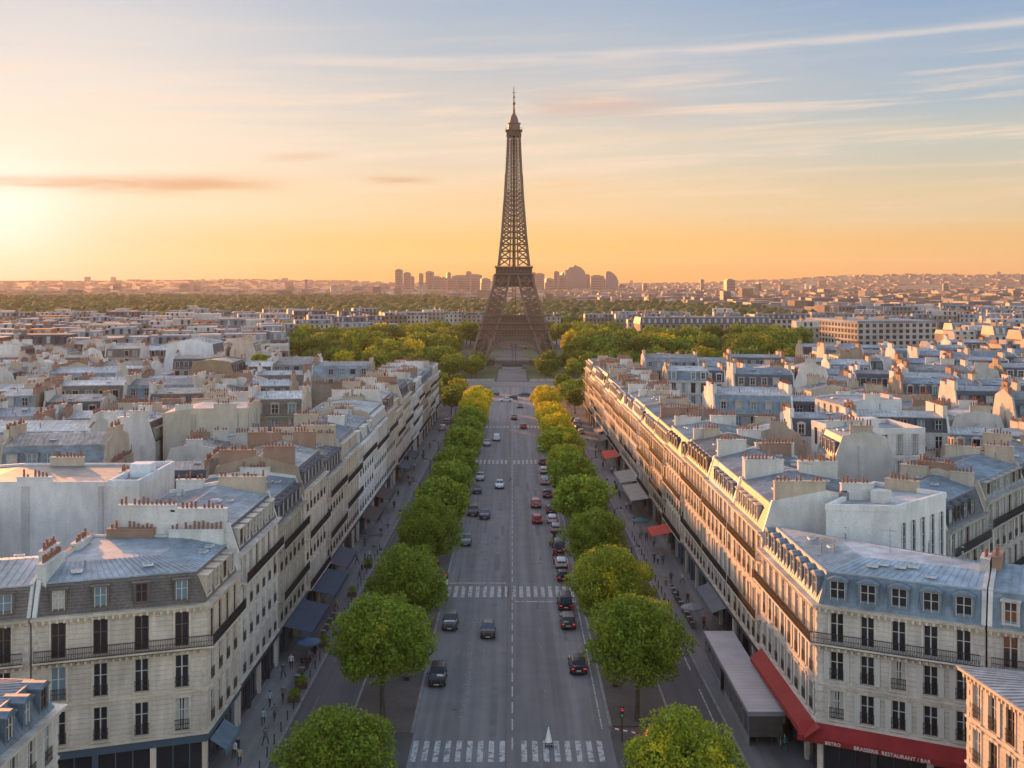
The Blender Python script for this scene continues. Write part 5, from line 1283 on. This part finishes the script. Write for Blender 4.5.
# ------------------------------------------------------------------ people
def figure(pose, seed=0):
    """one continuous skinned body; joints as vertices, radii taper along the limbs"""
    sit = pose == 'ride'; st = {'stand': 0, 'walk': .32, 'walk2': -.26, 'ride': 0}[pose]
    hip = .92 if not sit else .80
    J = {'pelvis': (0, 0, hip, .135, .10), 'waist': (0, -.01, hip + .16, .125, .095), 'chest': (0, 0, hip + .40, .16, .11), 'neck': (0, .01, hip + .55, .055, .055), 'head': (0, .03, hip + .67, .085, .09), 'crown': (0, .02, hip + .77, .07, .08)}
    E = [('pelvis', 'waist'), ('waist', 'chest'), ('chest', 'neck'), ('neck', 'head'), ('head', 'crown')]
    for s, n_ in ((-1, 'l'), (1, 'r')):
        f = st * s
        if sit:
            J['hip' + n_] = (s * .10, .04, hip - .03, .095, .095); J['knee' + n_] = (s * .2, .42, hip - .12, .07, .07); J['ank' + n_] = (s * .2, .30, .30, .045, .045); J['toe' + n_] = (s * .2, .46, .26, .035, .04)
            J['elb' + n_] = (s * .26, .26, hip + .22, .045, .045); J['wri' + n_] = (s * .27, .5, hip + .22, .03, .03); J['hand' + n_] = (s * .27, .58, hip + .21, .035, .025)
        else:
            J['hip' + n_] = (s * .10, f * .1, hip - .06, .09, .095); J['knee' + n_] = (s * .11, f * .7 + .04, .49, .062, .065); J['ank' + n_] = (s * .11, f * 1.1 - .02, .09 + abs(min(f, 0)) * .2, .042, .045); J['toe' + n_] = (s * .12, f * 1.1 + .14, .04 + abs(min(f, 0)) * .1, .035, .035)
            J['elb' + n_] = (s * .25, -f * .5 - .02, hip + .20, .045, .045); J['wri' + n_] = (s * .27, -f * .8 + .06, hip - .02, .03, .03); J['hand' + n_] = (s * .27, -f * .85 + .08, hip - .12, .035, .025)
        J['sho' + n_] = (s * .19, 0, hip + .46, .062, .065)
        E += [('pelvis', 'hip' + n_), ('hip' + n_, 'knee' + n_), ('knee' + n_, 'ank' + n_), ('ank' + n_, 'toe' + n_), ('chest', 'sho' + n_), ('sho' + n_, 'elb' + n_), ('elb' + n_, 'wri' + n_), ('wri' + n_, 'hand' + n_)]
    ks = list(J); me = bpy.data.meshes.new('tmp'); me.from_pydata([J[k][:3] for k in ks], [(ks.index(a), ks.index(b)) for a, b in E], [])
    o = bpy.data.objects.new('tmp', me); COL.objects.link(o); mo = o.modifiers.new('s', 'SKIN'); mo.use_smooth_shade = True
    for i, k in enumerate(ks): me.skin_vertices[0].data[i].radius = J[k][3:]; me.skin_vertices[0].data[i].use_root = (i == 0)
    sb = o.modifiers.new('d', 'SUBSURF'); sb.levels = 1
    dg = bpy.context.evaluated_depsgraph_get(); dg.update(); ev = o.evaluated_get(dg); out = bpy.data.meshes.new_from_object(ev); bpy.data.objects.remove(o)
    out.materials.clear()
    for m_ in ('skin', 'coat', 'trousers', 'hair', 'dark_panel'): out.materials.append(mat(m_))
    for p_ in out.polygons:
        c = p_.center; zz = c.z
        if zz > hip + .57: k = 3 if (zz > hip + .74 or c.y < .0) else 0
        elif zz > hip + .52 and abs(c.x) < .08: k = 0
        elif (abs(c.x) > .215 and (zz < hip - .03 if not sit else c.y > .49)): k = 0
        elif zz > hip - .04 and not (sit and c.y > .12 and zz < hip + .05): k = 1
        elif zz < .11 or (sit and zz < .32): k = 4
        else: k = 2
        p_.material_index = k; p_.use_smooth = True
    out.name = 'person'; return out
FIG = {p_: figure(p_) for p_ in ('stand', 'walk', 'walk2', 'ride')}
COATS = [('black', (.015, .015, .018)), ('navy', (.02, .03, .07)), ('grey', (.12, .12, .13)), ('white', (.55, .55, .53)), ('red', (.32, .03, .03)), ('beige', (.36, .29, .2)), ('teal', (.04, .16, .17)), ('brown', (.11, .06, .035)), ('pale blue', (.25, .34, .42))]
def person(x, d, z, pose, ci, label, rz, group=None):
    nm, c = COATS[ci % len(COATS)]
    o = thing('person', label.replace('#', nm), 'person', (x, d, z), rz, group, FIG[pose], c); s = random.Random(int(x * 100 + d)).uniform(.96, 1.05); o.scale = (s, s, s); return o
R = random.Random(21); pc_ = {}
def many(n, xf, d0, d1, place, z=.12):
    ds = sorted(d0 + (d1 - d0) * R.random() ** 1.4 for _ in range(n))
    for i, d in enumerate(ds):
        ci = R.randrange(9); pc_[(place, ci)] = pc_.get((place, ci), 0) + 1
        person(xf(d) + R.uniform(-1.3, 1.3), d, z, R.choice(['stand', 'walk', 'walk2', 'walk']), ci, 'person in # coat on %s, %s along from the camera' % (place, ordn(i + 1)), R.uniform(0, 6.28) if R.random() < .3 else R.choice([0, PI]) + R.uniform(-.3, .3), 'people on %s' % place)
many(34, lambda d: fac(d, -1) + 2.6, 104, 300, 'left pavement')
many(36, lambda d: fac(d) - 2.8, 134, 300, 'right pavement')
many(7, lambda d: 13.4, 116, 200, 'right tree strip', .13)
many(5, lambda d: -13.8, 128, 200, 'left tree strip', .13)
for i, (px, py) in enumerate([(315, 659), (309, 664), (772, 745), (785, 752), (757, 742)]):
    X, D, _ = P(px, py, .12); person(X, D, .12 if i > 1 else .12, 'walk' if i % 2 else 'stand', [0, 2, 0, 6, 3][i], ['person in # coat at left pavement edge, alone', 'person in # coat beside the lone pedestrian, left pavement', 'person in # coat under the near end of the grey pavilion', 'person in # coat between pavilion and red awning', 'person in # shirt by the pavilion posts'][i], .4 * i)

# ------------------------------------------------------------------ motorcycles and riders
def moto_src():
    root = link('motorcycle', None); b = MB()
    b.hex8([(-.12, -.55, .55), (.12, -.55, .55), (.14, .35, .5), (-.14, .35, .5), (-.14, -.6, .80), (.14, -.6, .80), (.17, .3, .92), (-.17, .3, .92)], 'car_paint')
    b.hex8([(-.2, .35, .45), (.2, .35, .45), (.15, .62, .6), (-.15, .62, .6), (-.16, .38, 1.05), (.16, .38, 1.05), (.1, .6, .95), (-.1, .6, .95)], 'car_paint'); child(root, 'body', b.mesh('body'))
    for wy in (-.62, .68): w = MB(); w.tube((-.06, 0, 0), (.06, 0, 0), .29, .29, 14, 'tyre'); w.tube((-.065, 0, 0), (.065, 0, 0), .14, .14, 8, 'rim'); child(root, 'wheel', w.mesh('wheel'), loc=(0, wy, .29))
    s = MB(); s.box(-.13, .13, -.55, .1, .81, .88, 'dark_panel'); child(root, 'seat', s.mesh('seat'))
    h = MB(); h.tube((0, .62, .35), (0, .45, 1.02), .03, .03, 6, 'rim'); h.tube((-.33, .45, 1.03), (.33, .45, 1.03), .02, .02, 6, 'dark_panel'); child(root, 'handlebar', h.mesh('handlebar'))
    return root
MP = moto_src(); mc_ = [(.3, .02, .02), (.02, .02, .02), (.4, .3, .05), (.3, .3, .3), (.25, .02, .03)]
for i, (px, py, rider) in enumerate([(572.5, 616, 1), (554.5, 541, 1), (551.5, 547, 1), (557.5, 544, 0), (555.5, 558, 1), (553.8, 563, 0)]):
    X, D, _ = P(px, py, 0); cn = ['red', 'black', 'yellow', 'grey', 'dark red'][i % 5]
    r = dup_tree(MP, (X, D, .006), (.1 * i) % .5, '%s motorcycle %s on the right lanes' % (cn, ['beside the parked black van', 'leading the group', 'in the middle of the group', 'without rider in the group', 'at the back of the group', 'parked behind the group'][i]), 'motorcycles', mc_[i % 5], ('body',)); r['category'] = 'motorcycle'
    if rider: person(X, D - .1, .04, 'ride', [4, 0, 5, 0, 4, 2][i], 'rider in # jacket on the %s motorcycle %s' % (cn, ['beside the black van', 'leading the group', 'in the middle of the group', '', 'at the back of the group', ''][i]), (.1 * i) % .5)
for c in list(CH[MP.name]): bpy.data.objects.remove(c)
bpy.data.objects.remove(MP)

# ------------------------------------------------------------------ street furniture
# grey roofed glazed pavilion along the right pavement
pv = thing('pavilion', 'long grey roofed glazed street pavilion on posts beside the red awning', 'pavilion', (21.7, 108.4, 0)); PW, PL = 3.3, 25.0
m = MB(); m.hex8([(0, 0, 3.15), (PW, 0, 3.15), (PW, PL, 3.15), (0, PL, 3.15), (.0, 0, 3.32), (PW, 0, 3.32), (PW, PL, 3.32), (0, PL, 3.32)], 'roof_sheet'); m.box(-.08, PW + .08, -.08, 0, 2.95, 3.36, 'grey_metal'); m.box(-.08, 0, .01, PL, 3.0, 3.36, 'grey_metal'); link('roof', m.mesh('roof'), pv)
m = MB(); m.box(.1, PW - .1, .05, .15, 1.0, 3.13, 'dark_panel'); link('end_panel', m.mesh('end_panel'), pv)
for k in range(10):
    y = .3 + k * 2.45; m = MB(); m.box(.06, .16, y, y + .12, .1, 3.14, 'grey_metal'); link('post', m.mesh('post'), pv)
    if k != 5 and k < 10: m = MB(); m.box(.09, .13, y + .14, y + 2.42, .9, 3.0, 'glass_dark'); m.box(.07, .15, y + .14, y + 2.42, .12, .9, 'grey_metal'); link('glass_panel', m.mesh('glass_panel'), pv)
m = MB(); m.box(PW - .3, PW - .2, .3, PL - .3, .12, 3.14, 'grey_metal'); link('rear_wall', m.mesh('rear_wall'), pv)
# lettering on the red awning
s1 = sd_ra[1]
for txt, u0, sz in (('BISTRO', 1.0, .40), ('BRASSERIE  RESTAURANT / BAR', 3.4, .44)):
    cu = bpy.data.curves.new('awning_lettering', 'FONT'); cu.body = txt; cu.size = sz; cu.extrude = .01; cu.materials.append(mat('poly_white'))
    aw_ = [o for o in r_ra.children if o.name.startswith('awning')][-1]
    p_ = pt_ra(s1, u0, 1.40, 3.66); tmp_ = bpy.data.objects.new('tmp', cu); COL.objects.link(tmp_); dg_ = bpy.context.evaluated_depsgraph_get(); me_ = bpy.data.meshes.new_from_object(tmp_.evaluated_get(dg_)); bpy.data.objects.remove(tmp_); o = link('awning_lettering', me_, aw_); o.location = p_; o.rotation_euler = (PI / 2, 0, s1['rz'])
# grey kiosk canopy under the left trees
X, D, _ = P(440, 584, 2.9); kt = thing('kiosk', 'grey hipped canopy kiosk among the left avenue trees', 'kiosk', (X - 1.6, D, .13)); m = MB()
m.hex8([(-2.6, -2.2, 2.8), (2.6, -2.2, 2.8), (2.6, 2.2, 2.8), (-2.6, 2.2, 2.8), (-.3, -.2, 3.7), (.3, -.2, 3.7), (.3, .2, 3.7), (-.3, .2, 3.7)], 'roof_sheet'); link('canopy', m.mesh('canopy'), kt)
m = MB(); m.box(-1.3, 1.3, -1.1, 1.1, 0, 2.79, 'shop_blue'); link('booth', m.mesh('booth'), kt)
for a, b in ((-2.3, -1.9), (2.3, -1.9), (2.3, 1.9), (-2.3, 1.9)): m = MB(); m.cyl(a, b, 0, 2.8, .05, .05, 6, 'grey_metal'); link('post', m.mesh('post'), kt)
# lamp posts
def lamp(x, d, label, arm):
    t = thing('street_lamp', label, 'street lamp', (x, d, .13), 0, 'street lamps along the avenue')
    def pm():
        m = MB(); m.cyl(0, 0, 0, .9, .14, .10, 8, 'iron'); m.cyl(0, 0, .9, 7.6, .075, .05, 8, 'iron'); return m.mesh('post')
    def hm():
        m = MB(); m.tube((0, 0, 7.4), (.9, 0, 7.9), .035, .03, 6, 'iron'); m.cyl(1.0, 0, 7.55, 7.85, .2, .12, 8, 'iron'); m.cyl(1.0, 0, 7.35, 7.55, .17, .2, 8, 'curtain'); return m.mesh('lantern')
    link('post', cached('lpost', pm), t); link('lantern', cached('llan', hm), t, rz=0 if arm > 0 else PI)
for i, d in enumerate(range(128, 360, 26)):
    lamp(-16.4 + .3, d, 'black street lamp in the left tree strip, %s from the camera' % ordn(i + 1), -1); lamp(16.0 - .2, d + 2, 'black street lamp in the right tree strip, %s from the camera' % ordn(i + 1), 1)
def traffic(x, d, label, rz=0):
    t = thing('traffic_light', label, 'traffic light', (x, d, .13), rz); m = MB(); m.cyl(0, 0, 0, 2.5, .06, .05, 8, 'iron'); link('post', m.mesh('post'), t)
    m = MB(); m.box(-.16, .16, -.12, .12, 2.3, 3.25, 'iron'); link('head', m.mesh('head'), t)
    m = MB(); m.tube((0, -.16, 3.05), (0, -.10, 3.05), .12, .12, 10, 'red_light'); link('red_lamp', m.mesh('red_lamp'), t); m = MB(); m.tube((0, -.16, 2.5), (0, -.10, 2.5), .09, .09, 10, 'green_light'); link('green_lamp', m.mesh('green_lamp'), t)
for px, py, lab in ((622, 742, 'traffic light glowing red at the near right kerb corner'), (447, 597, 'traffic light left of the second crosswalk'), (577, 598, 'traffic light right of the second crosswalk')):
    X, D, _ = P(px, py, .13); traffic(X, D, lab)
X, D, _ = P(611, 735, .1); m = MB()
for k in range(7): m.box(k * .42, k * .42 + .4, -.04, .04, .7, .82, 'paint_white' if k % 2 else 'tail_lamp')
for k in (0, 2.9): m.beam((k, -.3, 0), (k, 0, .82), .05, 'grey_metal'); m.beam((k, .3, 0), (k, 0, .82), .05, 'grey_metal')
rb = thing('street_barrier', 'low red and white barrier at the end of the right kerb', 'barrier', (X, D, .01), -.5); link('frame', m.mesh('frame'), rb)
m = MB(); m.cyl(0, 0, 0, .1, .3, .3, 12, 'red_light'); m.cyl(0, 0, .1, .5, .3, .26, 12, 'red_light'); m.cyl(0, 0, .5, .62, .26, .05, 12, 'red_light'); X, D, _ = P(651, 733, .4)
thing('warning_lamp', 'small round glowing red warning lamp beside the barrier', 'lamp', (X - .2, D, .13), data=m.mesh('warning_lamp'))
# white cone shaped marker with dark wheeled base on the crosswalk
X, D, _ = P(548.5, 746, 0); wc_ = thing('white_cone', 'white pointed cone on a dark wheeled base standing on the near crosswalk', 'cone', (X, D, .01)); m = MB(); m.cyl(0, 0, .38, 1.75, .34, .03, 12, 'poly_white'); link('cone', m.mesh('cone'), wc_)
m = MB(); m.box(-.35, .35, -.3, .3, .16, .38, 'dark_panel'); m.box(-.45, .45, -.35, -.31, .2, .3, 'grey_metal'); link('base', m.mesh('base'), wc_)
for a, b in ((-.28, -.25), (.28, -.25), (.28, .25), (-.28, .25)): m = MB(); m.tube((a - .04, b, .14), (a + .04, b, .14), .13, .13, 8, 'tyre'); link('wheel', m.mesh('wheel'), wc_)
# bollards, benches, bins, planters, parasols
def bol():
    m = MB(); m.cyl(0, 0, 0, .85, .06, .06, 7, 'iron'); m.cyl(0, 0, .85, .95, .08, .04, 7, 'iron'); return m.mesh('bollard')
i1 = i2 = 0
for d in np.arange(100, 190, 3.0):
    i1 += 1; thing('bollard', 'iron bollard on the left pavement edge, %s along' % ordn(i1), 'bollard', (fac(d, -1) + 4.35, d, .12), 0, 'bollards', cached('bol', bol))
for d in np.arange(136, 200, 3.2):
    i2 += 1; thing('bollard', 'iron bollard on the right pavement edge, %s along' % ordn(i2), 'bollard', (fac(d) - 5.15, d, .12), 0, 'bollards', cached('bol', bol))
def bench(x, d, label):
    t = thing('bench', label, 'bench', (x, d, .13), PI / 2, 'benches'); m = MB()
    for k in range(4): m.box(-.9, .9, -.22 + k * .12, -.13 + k * .12, .43, .47, 'shop_wood')
    link('seat', m.mesh('seat'), t); m = MB(); m.box(-.9, .9, .25, .29, .55, .85, 'shop_wood'); link('backrest', m.mesh('backrest'), t)
    for a in (-.7, .7): m = MB(); m.box(a - .03, a + .03, -.2, .28, 0, .43, 'iron'); link('leg', m.mesh('leg'), t)
for i, d in enumerate((127, 152, 178)): bench(-11.2, d, '%s bench on the left tree strip' % ordn(i + 1)); bench(10.9, d - 2, '%s bench on the right tree strip' % ordn(i + 1))
def parasol(x, d, c, cn, label, r=1.5):
    t = thing('parasol', label, 'parasol', (x, d, .12), 0, 'cafe parasols'); m = MB(); m.cyl(0, 0, 0, 2.5, .03, .03, 6, 'grey_metal'); m.cyl(0, 0, 0, .08, .3, .3, 8, 'dark_panel'); link('pole', m.mesh('pole'), t)
    m = MB(); m.cyl(0, 0, 2.15, 2.65, r, .06, 8, 'cloth', False); m.cyl(0, 0, 2.0, 2.15, r, r, 8, 'cloth', False); link('canopy', m.mesh('canopy'), t, color=c)
for i, d in enumerate((147, 200)): parasol(fac(d) - 3.4, d, [(.20, .22, .23), (.05, .14, .15), (.16, .17, .18)][i % 3], '', '%s cafe parasol, %s along the right pavement' % (['grey', 'teal', 'grey'][i % 3], ordn(i + 1)))
for i, d in enumerate((133, 190)): parasol(fac(d, -1) + 3.0, d, [(.06, .12, .2), (.1, .1, .11)][i % 2], '', '%s cafe parasol, %s along the left pavement' % (['navy', 'charcoal'][i % 2], ordn(i + 1)))
def cafe_table(x, d, i, nm):
    def tm():
        m = MB(); m.cyl(0, 0, .70, .74, .35, .35, 10, 'grey_metal'); return m.mesh('table_top')
    def lm():
        m = MB(); m.cyl(0, 0, 0, .7, .03, .03, 6, 'iron'); m.cyl(0, 0, 0, .03, .25, .25, 8, 'iron'); return m.mesh('leg')
    t = thing('cafe_table', 'round cafe table, %s along the %s pavement terraces' % (ordn(i), nm), 'table', (x, d, .12), 0, 'cafe tables'); link('table_top', cached('tt', tm), t); link('leg', cached('tl', lm), t)
    def cm():
        m = MB(); m.box(-.2, .2, -.2, .2, .43, .47, 'shop_wood'); return m.mesh('seat')
    def cb():
        m = MB(); m.box(-.2, .2, .17, .2, .47, .88, 'shop_wood'); return m.mesh('backrest')
    def cl():
        m = MB(); m.box(-.015, .015, -.015, .015, 0, .43, 'iron'); return m.mesh('leg')
    for k, a in enumerate((PI / 2, -PI / 2)):
        c = thing('cafe_chair', 'wooden cafe chair %s of table %s on the %s pavement' % (['near side', 'far side'][k], ordn(i), nm), 'chair', (x + cos(a) * .62, d + sin(a) * .62, .12), a - PI / 2, 'cafe chairs')
        link('seat', cached('cs', cm), c); link('backrest', cached('cb', cb), c)
        for u, v in ((-.17, -.17), (.17, -.17), (.17, .17), (-.17, .17)): link('leg', cached('cl', cl), c, (u, v, 0))
k = 0
for d in list(np.arange(145.5, 162, 2.3)): k += 1; cafe_table(fac(d) - 3.6, d, k, 'right')
k = 0
for d in list(np.arange(126, 136, 2.4)) + list(np.arange(142, 150, 2.5)): k += 1; cafe_table(fac(d, -1) + 3.2, d, k, 'left')
for i, d in enumerate((120, 124, 138, 160, 176)):
    m = MB(); m.box(-.6, .6, -.3, .3, 0, .55, 'planter'); t = thing('planter', 'brown planter with clipped shrub, %s on the left pavement' % ordn(i + 1), 'planter', (fac(d, -1) + 4.0, d, .12), 0, 'planters'); link('box', m.mesh('box'), t)
    link('shrub', cached('shrub', lambda: leaf_mesh('shrub', crown_blobs(.7, .9, .5, 8, 3, .35), 500, .16, 'leaf_green', 8)), t)
# roof terrace flowers on the right side street
X, D, _ = P(965, 556, 15)

# ------------------------------------------------------------------ evening haze
hm = bpy.data.materials.new('haze'); hm.use_nodes = True; t = hm.node_tree; t.nodes.clear(); o_ = t.nodes.new('ShaderNodeOutputMaterial'); v_ = t.nodes.new('ShaderNodeVolumePrincipled')
v_.inputs['Color'].default_value = (.66, .62, .62, 1); v_.inputs['Density'].default_value = 5.6e-5; v_.inputs['Anisotropy'].default_value = .35; t.links.new(v_.outputs[0], o_.inputs['Volume'])
MATS['haze'] = hm; m = MB(); m.box(-7300, 7300, -700, 7500, -2, 175, 'haze'); hz = structure('haze', m, 'thin evening haze over the whole city', 'stuff')
print('OBJECTS', len(bpy.data.objects))
